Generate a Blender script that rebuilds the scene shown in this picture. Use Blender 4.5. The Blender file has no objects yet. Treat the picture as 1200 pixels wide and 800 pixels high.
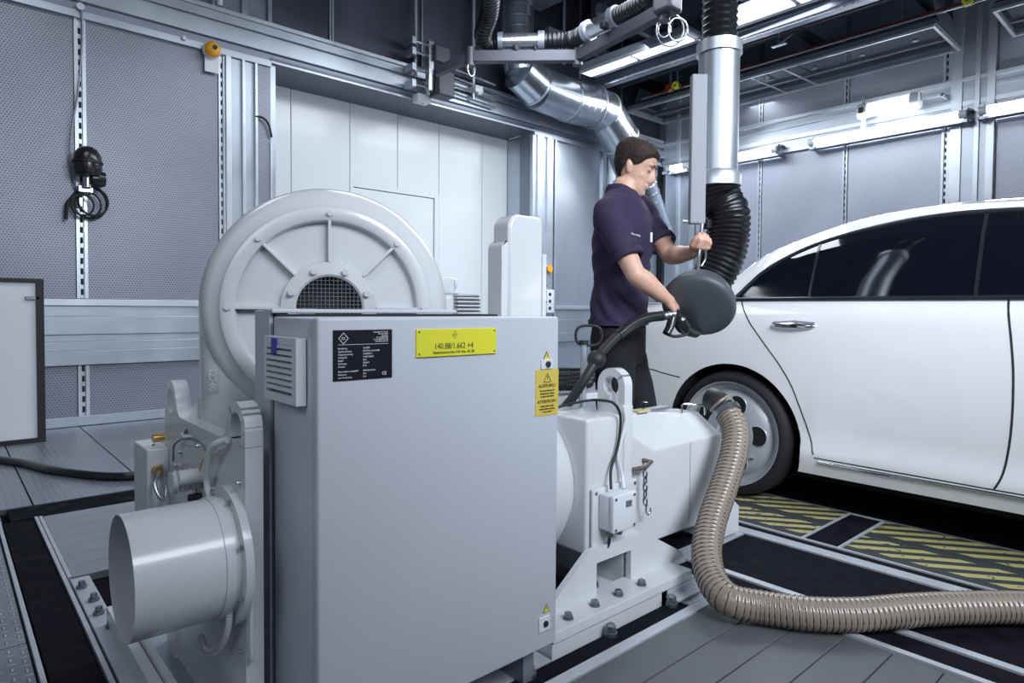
import bpy, bmesh, math, random
from mathutils import Vector, Matrix, noise
random.seed(7)
PI = math.pi
# ------------------------------------------------------------------ camera
CF, CYP, YAW, PITCH, ROLL, CH = 755.98, 384.74, .727276, -.0301573, .00739863, 1.05
Fw = Vector((math.sin(YAW)*math.cos(PITCH), math.cos(YAW)*math.cos(PITCH), math.sin(PITCH)))
R0 = Vector((math.cos(YAW), -math.sin(YAW), 0)); U0 = R0.cross(Fw)
Rv = math.cos(ROLL)*R0 + math.sin(ROLL)*U0; Uv = -math.sin(ROLL)*R0 + math.cos(ROLL)*U0
CAM = Vector((0, 0, CH))
scene = bpy.context.scene
col = scene.collection
cd = bpy.data.cameras.new('camera'); co = bpy.data.objects.new('camera', cd); col.objects.link(co)
mw = Matrix((Rv, Uv, -Fw)).transposed().to_4x4(); mw.translation = CAM
co.matrix_world = mw
cd.sensor_width = 36; cd.lens = CF/1200*36; cd.shift_y = (CYP-400)/1200; cd.clip_start = .05
scene.camera = co
# ------------------------------------------------------------------ light
w = bpy.data.worlds.new('hall_air'); scene.world = w; w.use_nodes = True
w.node_tree.nodes['Background'].inputs[0].default_value = (.62, .72, 1, 1)
w.node_tree.nodes['Background'].inputs[1].default_value = .22
scene.view_settings.view_transform = 'Standard'; scene.view_settings.look = 'None'
scene.view_settings.exposure = 0.0; scene.view_settings.gamma = 1
def area(name, loc, aim, size, sy, power, color=(.88, .93, 1), spread=180):
    l = bpy.data.lights.new(name, 'AREA'); l.shape = 'RECTANGLE'; l.size = size; l.size_y = sy
    l.energy = power; l.color = color; l.spread = math.radians(spread)
    o = bpy.data.objects.new(name, l); col.objects.link(o); o.location = loc
    o.rotation_euler = (Vector(aim)-Vector(loc)).to_track_quat('-Z', 'Y').to_euler()
    return o
area('ceiling_light_bank', (4.6, 3.6, 4.35), (4.6, 3.4, 0), 5.2, 1.2, 150)
area('luminaire_row_light', (6.6, 3.9, 4.15), (6.2, 3.6, 0), .5, 5, 130)
area('near_ceiling_light', (0.2, 4.4, 4.2), (.6, 4.6, 0), 1.0, 1.6, 20)
area('door_side_light', (5.2, 4.6, 4.1), (5.0, 7.3, 1.2), 3.0, .6, 55)
area('duct_side_fill', (7.6, 5.4, 3.9), (7.1, 6.7, 2.3), .5, .5, 16)  # added fill, meant to raise a glare on the sheet by the duct
area('fill_left', (-1.9, -.2, 3.3), (3.6, 1.6, 1.4), 2.6, 2.0, 20, spread=110)  # added fill from the upper left, no fixture there
area('fill_near', (1.9, -1.6, 3.3), (2.3, 2.6, 1.75), 3.0, 1.0, 54, spread=95)  # added fill above the camera, lifts the faces turned towards it
area('fill_car', (.9, -2.6, 3.2), (3.4, 1.0, .95), 2.0, 1.0, 36, spread=70)  # added fill aimed at the car's side only
area('hood_fill', (8.7, 4.9, 4.21), (8.6, 4.9, 0), .4, 3.2, 12)  # added fill under the hood, for glare on the left wall sheet

# ------------------------------------------------------------------ helpers
def ray(u, v): return Rv*((u-600)/CF) - Uv*((v-CYP)/CF) + Fw
def PX(u, v, x):
    d = ray(u, v); return CAM + d*(x/d.x)
def PY(u, v, y):
    d = ray(u, v); return CAM + d*(y/d.y)
def PZ(u, v, z):
    d = ray(u, v); return CAM + d*((z-CH)/d.z)
def PD(u, v, t): return CAM + ray(u, v)*t

def tagm(o, label=None, cat=None, group=None, kind=None):
    if label: o['label'] = label
    if cat: o['category'] = cat
    if group: o['group'] = group
    if kind: o['kind'] = kind
    return o
def world_loc(o):
    v = Vector(o.location)
    while o.parent: o = o.parent; v = v + Vector(o.location)
    return v
def link_mesh(name, me, mats, parent=None):
    n = len(me.vertices)
    if n:
        xs = [v.co for v in me.vertices]
        lo = Vector((min(c.x for c in xs), min(c.y for c in xs), min(c.z for c in xs)))
        hi = Vector((max(c.x for c in xs), max(c.y for c in xs), max(c.z for c in xs)))
        c = (lo+hi)/2
    else: c = Vector((0, 0, 0))
    me.transform(Matrix.Translation(-c))
    if mats is not None:
        for m in (mats if isinstance(mats, (list, tuple)) else [mats]): me.materials.append(m)
    o = bpy.data.objects.new(name, me); col.objects.link(o)
    if parent: o.parent = parent; o.location = c - world_loc(parent)
    else: o.location = c
    return o
def obj(name, bm, mats, parent=None, smooth=None, bevel=0, label=None, normals=True):
    if normals: bmesh.ops.recalc_face_normals(bm, faces=bm.faces)
    me = bpy.data.meshes.new(name); bm.to_mesh(me); bm.free()
    if smooth is not None:
        me.polygons.foreach_set('use_smooth', [True]*len(me.polygons))
        if smooth > 0:
            try: me.set_sharp_from_angle(angle=math.radians(smooth))
            except Exception: pass
    o = link_mesh(name, me, mats, parent)
    if bevel:
        b = o.modifiers.new('bevel', 'BEVEL'); b.width = bevel; b.segments = 2; b.limit_method = 'ANGLE'
        b.angle_limit = math.radians(40)
    if label: o['label'] = label
    return o
def thing(name, loc, label, cat, group=None):
    o = bpy.data.objects.new(name, None); o.empty_display_size = .05; col.objects.link(o); o.location = loc
    return tagm(o, label, cat, group)
def structure(o): o['kind'] = 'structure'; return o
def NB(): return bmesh.new()
def box(bm, a, b, mi=0):
    x0, x1 = sorted((a[0], b[0])); y0, y1 = sorted((a[1], b[1])); z0, z1 = sorted((a[2], b[2]))
    vs = [bm.verts.new(p) for p in ((x0,y0,z0),(x1,y0,z0),(x1,y1,z0),(x0,y1,z0),(x0,y0,z1),(x1,y0,z1),(x1,y1,z1),(x0,y1,z1))]
    for f in ((0,3,2,1),(4,5,6,7),(0,1,5,4),(1,2,6,5),(2,3,7,6),(3,0,4,7)):
        fc = bm.faces.new([vs[i] for i in f]); fc.material_index = mi
    return bm
def B(a, b): return box(NB(), a, b)
def prism(bm, pts, d, mi=0):
    d = Vector(d); n = len(pts)
    a = [bm.verts.new(p) for p in pts]; b = [bm.verts.new(Vector(p)+d) for p in pts]
    bm.faces.new(a).material_index = mi; bm.faces.new(b[::-1]).material_index = mi
    for i in range(n):
        bm.faces.new((a[i], b[i], b[(i+1) % n], a[(i+1) % n])).material_index = mi
    return bm
def frames(pts):
    pts = [Vector(p) for p in pts]; n = len(pts); out = []
    T = []
    for i in range(n):
        t = (pts[min(i+1, n-1)]-pts[max(i-1, 0)]); T.append(t.normalized() if t.length > 1e-9 else Vector((0,0,1)))
    up = Vector((0,0,1)) if abs(T[0].z) < .9 else Vector((1,0,0))
    a = (up - T[0]*up.dot(T[0])).normalized()
    for i in range(n):
        if i: a = (a - T[i]*a.dot(T[i]));  a = a.normalized() if a.length > 1e-9 else T[i].orthogonal().normalized()
        out.append((T[i], a, T[i].cross(a)))
    return pts, out
def tube(bm, pts, rad, seg=12, cap=True, mi=0, flat=1.0):
    pts, fr = frames(pts); n = len(pts)
    rs = rad if isinstance(rad, (list, tuple)) else [rad]*n
    rings = []
    for p, (t, a, b), r in zip(pts, fr, rs):
        rings.append([bm.verts.new(p + a*(r*math.cos(2*PI*k/seg)) + b*(r*flat*math.sin(2*PI*k/seg))) for k in range(seg)])
    for i in range(n-1):
        for k in range(seg):
            bm.faces.new((rings[i][k], rings[i][(k+1) % seg], rings[i+1][(k+1) % seg], rings[i+1][k])).material_index = mi
    if cap:
        bm.faces.new(rings[0][::-1]).material_index = mi; bm.faces.new(rings[-1]).material_index = mi
    return bm
def T(pts, rad, seg=12, cap=True, flat=1.0): return tube(NB(), pts, rad, seg, cap, 0, flat)
def lathe(bm, base, axis, prof, seg=32, a0=0, a1=2*PI, mi=0, closed=False):
    """prof: list of (radius, height along axis)."""
    base = Vector(base); ax = Vector(axis).normalized()
    u = Vector((0,0,1)) if abs(ax.z) < .9 else Vector((1,0,0)); u = (u-ax*u.dot(ax)).normalized(); v = ax.cross(u)
    full = abs(a1-a0-2*PI) < 1e-6; n = seg if full else seg+1
    rings = []
    for r, h in prof:
        if r < 1e-6: rings.append([bm.verts.new(base+ax*h)]); continue
        rings.append([bm.verts.new(base+ax*h+u*(r*math.cos(a0+(a1-a0)*k/seg))+v*(r*math.sin(a0+(a1-a0)*k/seg))) for k in range(n)])
    pairs = list(zip(rings, rings[1:])) + ([(rings[-1], rings[0])] if closed else [])
    for A, Bq in pairs:
        for k in range(seg):
            k2 = (k+1) % n
            if len(A) == 1 and len(Bq) == 1: continue
            if len(A) == 1: f = (A[0], Bq[k2], Bq[k])
            elif len(Bq) == 1: f = (A[k], A[k2], Bq[0])
            else: f = (A[k], A[k2], Bq[k2], Bq[k])
            bm.faces.new(f).material_index = mi
    return bm
def L(base, axis, prof, seg=32, **k): return lathe(NB(), base, axis, prof, seg, **k)
def cyl(base, axis, r, h, seg=24): return L(base, axis, [(0, 0), (r, 0), (r, h), (0, h)], seg)
def smooth_path(pts, n=8):
    pts = [Vector(p) for p in pts]; out = []
    P_ = [pts[0]*2-pts[1]] + pts + [pts[-1]*2-pts[-2]]
    for i in range(1, len(P_)-2):
        for k in range(n):
            t = k/n; a, b, c, d = P_[i-1:i+3]
            out.append(.5*((2*b)+(c-a)*t+(2*a-5*b+4*c-d)*t*t+(3*b-a-3*c+d)*t**3))
    out.append(pts[-1]); return out
def resample(pts, step):
    out = [pts[0].copy()]; acc = 0
    for a, b in zip(pts, pts[1:]):
        d = (b-a).length
        if d < 1e-9: continue
        while acc + d >= step:
            f = (step-acc)/d; a = a.lerp(b, f); out.append(a.copy()); d = (b-a).length; acc = 0
        acc += d
    return out
def ribbed(path, r, pitch, depth, seg=20, k=4):
    """corrugated hose: k samples for each rib"""
    p = resample(smooth_path(path, 14), pitch/k)
    prof = {4: (1, .55, 0, .55), 3: (1, .4, 0)}[k]
    return T(p, [r - depth*(1-prof[i % k]) for i in range(len(p))], seg)
dupes = 0
def copy_part(o, delta, parent=None):
    c = o.copy(); col.objects.link(c); c.location = Vector(o.location)+Vector(delta)
    if parent: c.parent = parent
    return c
def text(body, size, loc, right, up, mat, parent, name='lettering', align='LEFT', squeeze=1.0, ext=.0004):
    cu = bpy.data.curves.new(name, 'FONT'); cu.body = body; cu.size = size; cu.extrude = ext
    cu.align_x = align; cu.resolution_u = 2
    o = bpy.data.objects.new(name, cu); col.objects.link(o)
    dg = bpy.context.evaluated_depsgraph_get(); me = bpy.data.meshes.new_from_object(o.evaluated_get(dg))
    bpy.data.objects.remove(o); bpy.data.curves.remove(cu)
    rt = Vector(right).normalized(); upv = Vector(up).normalized(); nn = rt.cross(upv)
    m = Matrix((rt*squeeze, upv, nn)).transposed().to_4x4(); m.translation = Vector(loc)
    me.transform(m); me.materials.clear(); me.name = name
    return link_mesh(name, me, mat, parent)

# ------------------------------------------------------------------ materials
def mat(name, color, rough=.5, metal=0, coat=0, noise_amt=0, nscale=6, bump=0, bscale=80, spec=.5, stretch=None):
    m = bpy.data.materials.new(name); m.use_nodes = True; nt = m.node_tree; b = nt.nodes['Principled BSDF']
    b.inputs['Base Color'].default_value = (*color, 1); b.inputs['Roughness'].default_value = rough
    b.inputs['Metallic'].default_value = metal; b.inputs['Coat Weight'].default_value = coat
    b.inputs['Coat Roughness'].default_value = .06; b.inputs['Specular IOR Level'].default_value = spec
    tc = nt.nodes.new('ShaderNodeTexCoord'); mp = nt.nodes.new('ShaderNodeMapping')
    nt.links.new(tc.outputs['Object'], mp.inputs[0])
    if stretch: mp.inputs['Scale'].default_value = stretch
    if noise_amt:
        n = nt.nodes.new('ShaderNodeTexNoise'); n.inputs['Scale'].default_value = nscale; n.inputs['Detail'].default_value = 5
        nt.links.new(mp.outputs[0], n.inputs['Vector'])
        mr = nt.nodes.new('ShaderNodeMapRange'); mr.inputs[1].default_value = .3; mr.inputs[2].default_value = .7
        mr.inputs[3].default_value = 1-noise_amt; mr.inputs[4].default_value = 1+noise_amt
        nt.links.new(n.outputs['Fac'], mr.inputs[0])
        mx = nt.nodes.new('ShaderNodeVectorMath'); mx.operation = 'SCALE'; mx.inputs[0].default_value = color
        nt.links.new(mr.outputs[0], mx.inputs['Scale']); nt.links.new(mx.outputs[0], b.inputs['Base Color'])
        m2 = nt.nodes.new('ShaderNodeMath'); m2.operation = 'MULTIPLY'; m2.inputs[1].default_value = rough
        nt.links.new(mr.outputs[0], m2.inputs[0]); nt.links.new(m2.outputs[0], b.inputs['Roughness'])
    if bump:
        n2 = nt.nodes.new('ShaderNodeTexNoise'); n2.inputs['Scale'].default_value = bscale; n2.inputs['Detail'].default_value = 4
        nt.links.new(mp.outputs[0], n2.inputs['Vector'])
        bu = nt.nodes.new('ShaderNodeBump'); bu.inputs['Strength'].default_value = bump; bu.inputs['Distance'].default_value = .01
        nt.links.new(n2.outputs['Fac'], bu.inputs['Height']); nt.links.new(bu.outputs[0], b.inputs['Normal'])
    return m
def emis(name, color, s):
    m = bpy.data.materials.new(name); m.use_nodes = True; b = m.node_tree.nodes['Principled BSDF']
    b.inputs['Base Color'].default_value = (*color, 1)
    b.inputs['Emission Color'].default_value = (*color, 1); b.inputs['Emission Strength'].default_value = s
    return m
def N(nt, t, **k):
    n = nt.nodes.new(t)
    for a, v in k.items(): setattr(n, a, v)
    return n
def M2(nt, op, a, b=None, c=None):
    n = nt.nodes.new('ShaderNodeMath'); n.operation = op
    for i, v in enumerate((a, b, c)):
        if v is None: continue
        if isinstance(v, (int, float)): n.inputs[i].default_value = v
        else: nt.links.new(v, n.inputs[i])
    return n.outputs[0]
def perf_mat(name, base, hole, pitch=.024, rad=.33, rough=.42, metal=.55):
    m = mat(name, base, rough, metal, noise_amt=.10, nscale=1.3)
    nt = m.node_tree; b = nt.nodes['Principled BSDF']
    g = N(nt, 'ShaderNodeNewGeometry'); s = N(nt, 'ShaderNodeSeparateXYZ'); nt.links.new(g.outputs['Position'], s.inputs[0])
    u = M2(nt, 'DIVIDE', M2(nt, 'ADD', s.outputs[0], s.outputs[1]), pitch)
    v = M2(nt, 'DIVIDE', s.outputs[2], pitch*.866)
    row = M2(nt, 'FLOOR', v)
    odd = M2(nt, 'MULTIPLY', M2(nt, 'MODULO', row, 2), .5)
    fu = M2(nt, 'SUBTRACT', M2(nt, 'FRACT', M2(nt, 'ADD', u, odd)), .5)
    fv = M2(nt, 'SUBTRACT', M2(nt, 'FRACT', v), .5)
    d = M2(nt, 'SQRT', M2(nt, 'ADD', M2(nt, 'MULTIPLY', fu, fu), M2(nt, 'MULTIPLY', fv, fv)))
    h = M2(nt, 'LESS_THAN', d, rad)
    mix = N(nt, 'ShaderNodeMix', data_type='RGBA'); nt.links.new(h, mix.inputs[0])
    src = b.inputs['Base Color'].links[0].from_socket
    nt.links.new(src, mix.inputs[6]); mix.inputs[7].default_value = (*hole, 1)
    nt.links.new(mix.outputs[2], b.inputs['Base Color'])
    nt.links.new(M2(nt, 'MULTIPLY', M2(nt, 'SUBTRACT', 1, h), metal), b.inputs['Metallic'])
    return m
galv = mat('galvanised_steel', (.42, .47, .53), .38, .75, noise_amt=.12, nscale=2.2, bump=.05, bscale=30)
galv_pale = mat('pale_galvanised_steel', (.55, .60, .66), .35, .7, noise_amt=.10, nscale=3)
galv_dark = mat('dull_galvanised_steel', (.24, .27, .33), .45, .6, noise_amt=.15, nscale=2)
sheet = mat('smooth_wall_sheet', (.52, .57, .64), .33, .85, noise_amt=.10, nscale=1.5, bump=.03, bscale=8, stretch=(1, 1, .2))
sheet_shaded = mat('upper_sheet_shaded', (.07, .075, .105), .42, .6, noise_amt=.25, nscale=1.2)  # dimness above the lamps is put into this dark colour
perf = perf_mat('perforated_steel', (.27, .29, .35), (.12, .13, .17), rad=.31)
perf_dark = perf_mat('shaded_perforated_steel', (.17, .19, .24), (.05, .055, .075), metal=.4)  # darker copy of the perforated steel, upper shade painted in
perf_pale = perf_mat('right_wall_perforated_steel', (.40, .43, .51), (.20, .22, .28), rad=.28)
slot_m = mat('slot_shadow_gap', (.015, .017, .022), .8)
white_panel = mat('white_lacquered_panel', (.72, .77, .80), .32, 0, .1, noise_amt=.02, nscale=.7)
mpaint = mat('machine_grey_white_paint', (.60, .63, .67), .27, 0, .35, noise_amt=.015, nscale=3, bump=.03, bscale=60)
cabpaint = mat('cabinet_textured_paint', (.50, .54, .61), .42, 0, .08, noise_amt=.02, nscale=2, bump=.03, bscale=300)
recess_dark = mat('machine_recess_dark', (.10, .11, .13), .7)
blk = mat('black_rubber', (.012, .012, .016), .55)
blk_gloss = mat('black_plastic', (.014, .014, .018), .28, 0, .2)
track = mat('black_track_plate', (.007, .007, .012), .8, 0, 0, noise_amt=.3, nscale=14, spec=.08)
rail_white = mat('pale_aluminium_edging', (.50, .54, .60), .42, .35, noise_amt=.08, nscale=8)
board = mat('grey_floor_board', (.105, .115, .125), .55, .15, noise_amt=.16, nscale=5, bump=.03, bscale=40)
board_pale = mat('pale_floor_board', (.26, .28, .32), .5, .1, noise_amt=.12, nscale=7, stretch=(1, 5, 1))
gapm = mat('floor_gap_black', (.006, .006, .009), .9, spec=.1)
chrome = mat('chrome', (.8, .82, .86), .12, 1)
steel = mat('brushed_steel', (.55, .58, .63), .28, .95, noise_amt=.08, nscale=20)
zinc = mat('zinc_bolt_steel', (.22, .25, .28), .35, .85)
duct_m = mat('spiral_duct_steel', (.55, .60, .67), .24, .95, noise_amt=.12, nscale=5)
beam_m = mat('arm_grey_paint', (.052, .055, .075), .45, .2)
brass = mat('brass', (.55, .36, .12), .3, .9)
redp = mat('red_pipe_paint', (.30, .03, .03), .4)
orange = mat('amber_plastic', (.95, .42, .02), .3, 0, .3)
yellow = mat('yellow_sign', (.74, .72, .045), .4)
yellow2 = mat('warning_label_yellow', (.62, .50, .09), .5)
sign_blk = mat('black_nameplate', (.008, .008, .016), .35)
ink = mat('dark_print', (.05, .055, .03), .6)
ink_w = mat('white_print', (.75, .77, .8), .5)
paper = mat('white_paper_card', (.78, .8, .84), .6)
plastic_w = mat('white_plastic', (.66, .70, .76), .35)
blue = mat('blue_badge', (.03, .05, .38), .4)
carpaint = mat('white_car_paint', (.83, .86, .89), .2, 0, 1.0)
glass_blk = mat('dark_tinted_window', (.004, .005, .010), .04, 0, 1.0, spec=.8)
tyre_m = mat('tyre_rubber', (.010, .010, .014), .62)
rim_m = mat('silver_wheel_paint', (.42, .45, .50), .42, .3, .3)
arch_m = mat('wheel_arch_liner', (.004, .004, .006), .9)
trim_gloss = mat('dark_window_trim', (.05, .055, .07), .15, .6)
hose_m = mat('smoky_brown_hose', (.25, .21, .175), .32, 0, .3)
hose_rib = mat('dark_hose_spiral', (.035, .03, .03), .4)
flex_m = mat('black_ribbed_hose', (.008, .008, .012), .36)
funnel_m = mat('grey_rubber_funnel', (.065, .08, .095), .5)
skin = mat('skin', (.58, .36, .275), .48, noise_amt=.06, nscale=30); skin.node_tree.nodes['Principled BSDF'].inputs['Subsurface Weight'].default_value = .08
hair_m = mat('dark_brown_hair', (.020, .011, .007), .7, bump=.6, bscale=120, noise_amt=.3, nscale=60)
shirt_m = mat('dark_violet_polo_cotton', (.021, .014, .050), .85, bump=.15, bscale=400, noise_amt=.08, nscale=12)
trouser_m = mat('black_trousers', (.0035, .0035, .008), .9, bump=.2, bscale=30)
lamp_white = emis('lamp_tube_glow', (.93, .96, 1), 20)
lamp_soft = emis('luminaire_diffuser_glow', (.88, .93, 1), 1.0)
lamp_case = emis('explosion_lamp_glow', (.93, .96, 1), 2.5)
strip_m = mat('blur_strip_grey', (.24, .26, .30), .6)  # grey of the strip drawn for the moving tube's blur
tray_glass = mat('hood_dark_glass', (.03, .035, .045), .12, .2, .6)
door_shade = mat('lintel_sheet', (.20, .21, .23), .5, .3)
def checker_plate(name, color):
    m = mat(name, color, .4, .6, noise_amt=.2, nscale=3)
    nt = m.node_tree; b = nt.nodes['Principled BSDF']
    g = N(nt, 'ShaderNodeNewGeometry'); s = N(nt, 'ShaderNodeSeparateXYZ'); nt.links.new(g.outputs['Position'], s.inputs[0])
    p = .032
    u = M2(nt, 'DIVIDE', s.outputs[0], p); v = M2(nt, 'DIVIDE', s.outputs[1], p)
    par = M2(nt, 'MODULO', M2(nt, 'ABSOLUTE', M2(nt, 'ADD', M2(nt, 'FLOOR', u), M2(nt, 'FLOOR', v))), 2)
    par = M2(nt, 'GREATER_THAN', par, .5)
    fu = M2(nt, 'SUBTRACT', M2(nt, 'FRACT', u), .5); fv = M2(nt, 'SUBTRACT', M2(nt, 'FRACT', v), .5)
    def bar(a, c):
        a2 = M2(nt, 'MULTIPLY', a, 2.1); c2 = M2(nt, 'MULTIPLY', c, 7.0)
        return M2(nt, 'SQRT', M2(nt, 'ADD', M2(nt, 'MULTIPLY', a2, a2), M2(nt, 'MULTIPLY', c2, c2)))
    d1 = bar(fu, fv); d2 = bar(fv, fu)
    d = M2(nt, 'ADD', M2(nt, 'MULTIPLY', d1, par), M2(nt, 'MULTIPLY', d2, M2(nt, 'SUBTRACT', 1, par)))
    h = M2(nt, 'MAXIMUM', M2(nt, 'SUBTRACT', 1, d), 0)
    bu = N(nt, 'ShaderNodeBump'); bu.inputs['Strength'].default_value = 1; bu.inputs['Distance'].default_value = .004
    nt.links.new(h, bu.inputs['Height']); nt.links.new(bu.outputs[0], b.inputs['Normal'])
    mx = N(nt, 'ShaderNodeMix', data_type='RGBA'); nt.links.new(h, mx.inputs[0])
    nt.links.new(b.inputs['Base Color'].links[0].from_socket, mx.inputs[6]); mx.inputs[7].default_value = (.55, .6, .68, 1)
    nt.links.new(mx.outputs[2], b.inputs['Base Color'])
    return m
checker = checker_plate('checker_plate_steel', (.25, .28, .32))
def stripes_mat():
    m = mat('hazard_striped_plate', (.5, .45, .12), .55)
    nt = m.node_tree; b = nt.nodes['Principled BSDF']
    g = N(nt, 'ShaderNodeNewGeometry'); s = N(nt, 'ShaderNodeSeparateXYZ'); nt.links.new(g.outputs['Position'], s.inputs[0])
    # stripes run along (.59,-.81); perpendicular (.81,.59)
    q = M2(nt, 'ADD', M2(nt, 'MULTIPLY', s.outputs[0], .81), M2(nt, 'MULTIPLY', s.outputs[1], .59))
    fr = M2(nt, 'FRACT', M2(nt, 'ADD', M2(nt, 'DIVIDE', q, .0795), .0))
    h = M2(nt, 'LESS_THAN', fr, .50)
    gx_ = s.outputs[0]
    in1 = M2(nt, 'MULTIPLY', M2(nt, 'GREATER_THAN', gx_, 3.035), M2(nt, 'LESS_THAN', gx_, 3.225))
    h = M2(nt, 'MULTIPLY', h, M2(nt, 'MAXIMUM', in1, M2(nt, 'GREATER_THAN', gx_, 3.305)))
    n = N(nt, 'ShaderNodeTexNoise'); n.inputs['Scale'].default_value = 30; nt.links.new(g.outputs['Position'], n.inputs['Vector'])
    wear = M2(nt, 'GREATER_THAN', n.outputs['Fac'], .36)
    h = M2(nt, 'MULTIPLY', h, wear)
    mix = N(nt, 'ShaderNodeMix', data_type='RGBA'); nt.links.new(h, mix.inputs[0])
    mix.inputs[6].default_value = (.040, .046, .052, 1); mix.inputs[7].default_value = (.42, .39, .16, 1)
    nt.links.new(mix.outputs[2], b.inputs['Base Color'])
    return m
hazard = stripes_mat()
# ------------------------------------------------------------------ the hall
YW, XW, ZC = 6.72, 9.41, 6.4
XL, YN = -4.5, -4.5
# ceiling and the two walls behind the camera
structure(obj('ceiling', B((XL, YN, ZC), (XW+.3, YW+.9, ZC+.15)), galv_dark))
structure(obj('wall_rear', B((XL, YN-.15, -.1), (XW+.3, YN, ZC)), galv))
structure(obj('wall_near', B((XL-.15, YN-.15, -.1), (XL, YW+.9, ZC)), galv))
# left wall (long wall with the recess)
wl = obj('wall_left', box(box(box(NB(), (XL, YW+.03, -.1), (2.62, YW+.25, ZC)), (6.33, YW+.03, -.1), (XW+.3, YW+.25, ZC)), (2.62, YW+.03, 3.62), (6.33, YW+.25, ZC)), galv_dark)
structure(wl)
def wp(name, x0, x1, z0, z1, m, d=.03, y=YW, bev=0, parent=wl):
    return obj(name, B((x0, y, z0), (x1, y+d, z1)), m, parent, bevel=bev)
PT = .015
# lower and upper perforated sheets left of the recess
for x0, x1 in ((-4.4, -1.9), (-1.88, .90), (.99, 2.085)):
    wp('perforated_panel', x0, x1, .085, .53, perf, .03)
    wp('perforated_panel', x0, x1, 1.115, 3.53, perf, .03)
wp('perforated_panel', 2.45, 2.60, .1, 3.53, perf, .05, YW-.02)
# ledge beam with its folds
for z0, z1, d in ((1.05, 1.11, .05), (.96, 1.05, .02), (.80, .96, .035), (.74, .80, .015), (.66, .74, .03), (.535, .66, .055)):
    obj('rail_profile', B((-4.4, YW-d, z0), (2.46, YW+.03, z1)), galv if d != .05 else galv_pale, wl, bevel=.004)
obj('rail_profile', B((-4.4, YW-.04, 0), (2.6, YW+.03, .085)), galv, wl, bevel=.004)
# long upper beam with its folds
for z0, z1, d, m_ in ((3.52, 3.58, .05, galv), (3.58, 3.66, .02, galv_dark), (3.66, 3.80, .06, galv), (3.80, 3.83, .03, galv), (3.83, 3.91, .07, galv), (3.91, 3.95, .10, galv_pale)):
    if z0 < 3.56:
        for xa_, xb_, zq in ((-4.4, 2.6, z0), (2.6, 6.34, 3.562), (6.34, XW, z0)): obj('beam_profile', B((xa_, YW-d, zq), (xb_, YW+.03, z1)), m_, wl)
    else: obj('beam_profile', B((-4.4, YW-d, z0), (XW, YW+.03, z1)), m_, wl, bevel=.004)
# slotted uprights
def slotted(x, z0, z1, wdt=.085, parent=wl, axis='x', plane=YW):
    sg = -1
    def P3(a, d, z): return (a, plane-d, z) if axis == 'x' else (plane-d, a, z)
    r = NB(); box(r, P3(x, .012, z0), P3(x+wdt*.34, -.03, z1)); box(r, P3(x+wdt*.66, .02, z0), P3(x+wdt, -.03, z1))
    box(r, P3(x+wdt*.34, .002, z0), P3(x+wdt*.66, -.03, z1))
    obj('slotted_upright', r, galv_pale, parent, bevel=.002)
    s = NB(); z = z0+.03
    while z < z1-.05:
        box(s, P3(x+wdt*.36, .0045, z), P3(x+wdt*.60, -.001, z+.052)); z += .09
    tagm(obj('upright_slots', s, slot_m, parent), kind='stuff')
slotted(.905, .085, .53); slotted(.905, 1.115, 3.53); slotted(2.09, 1.115, 3.53, .06)
for a, b, d in ((2.15, 2.20, .05), (2.20, 2.305, .02), (2.305, 2.335, .055), (2.335, 2.43, .02), (2.43, 2.455, .06)):
    obj('post_profile', B((a, YW-d, 0), (b, YW+.03, 3.52)), galv_pale if d > .03 else galv, wl, bevel=.003)
obj('corner_strip', B((2.592, YW-.035, 0), (2.612, YW+.03, 2.75)), galv_pale, wl)
obj('wall_cable', T(smooth_path([(2.43, YW-.05, 2.98), (2.5, YW-.06, 2.98), (2.56, YW-.06, 2.93), (2.6, YW-.05, 2.8)]), .012, 8), blk, wl, smooth=60)
# upper sheets above the beam, their dimness painted into the colour
for x0, x1, m_ in ((-4.4, -1.5, perf_dark), (-1.48, .25, perf_dark), (.27, 1.93, perf_dark), (2.62, 3.24, sheet_shaded), (3.30, 4.44, sheet_shaded), (4.48, 5.24, sheet_shaded), (5.28, 6.3, sheet_shaded), (6.34, 7.3, sheet_shaded), (7.34, 8.3, sheet_shaded), (8.34, 9.38, sheet_shaded)):
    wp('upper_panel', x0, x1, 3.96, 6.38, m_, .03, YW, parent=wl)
for a, b, d in ((2.02, 2.12, .06), (2.12, 2.30, .03), (2.30, 2.36, .06), (2.36, 2.56, .03), (2.56, 2.6, .07)):
    obj('post_profile', B((a, YW-d, 3.95), (b, YW+.03, 6.38)), galv if d > .03 else galv_dark, wl, bevel=.003)
for x in (3.255, 3.285, 4.455, 5.255, 6.315, 7.3, 8.3):
    obj('upper_strip', B((x, YW-.02, 3.95), (x+.018, YW+.03, 6.38)), galv_dark if x < 3.2 else galv, wl)
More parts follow.
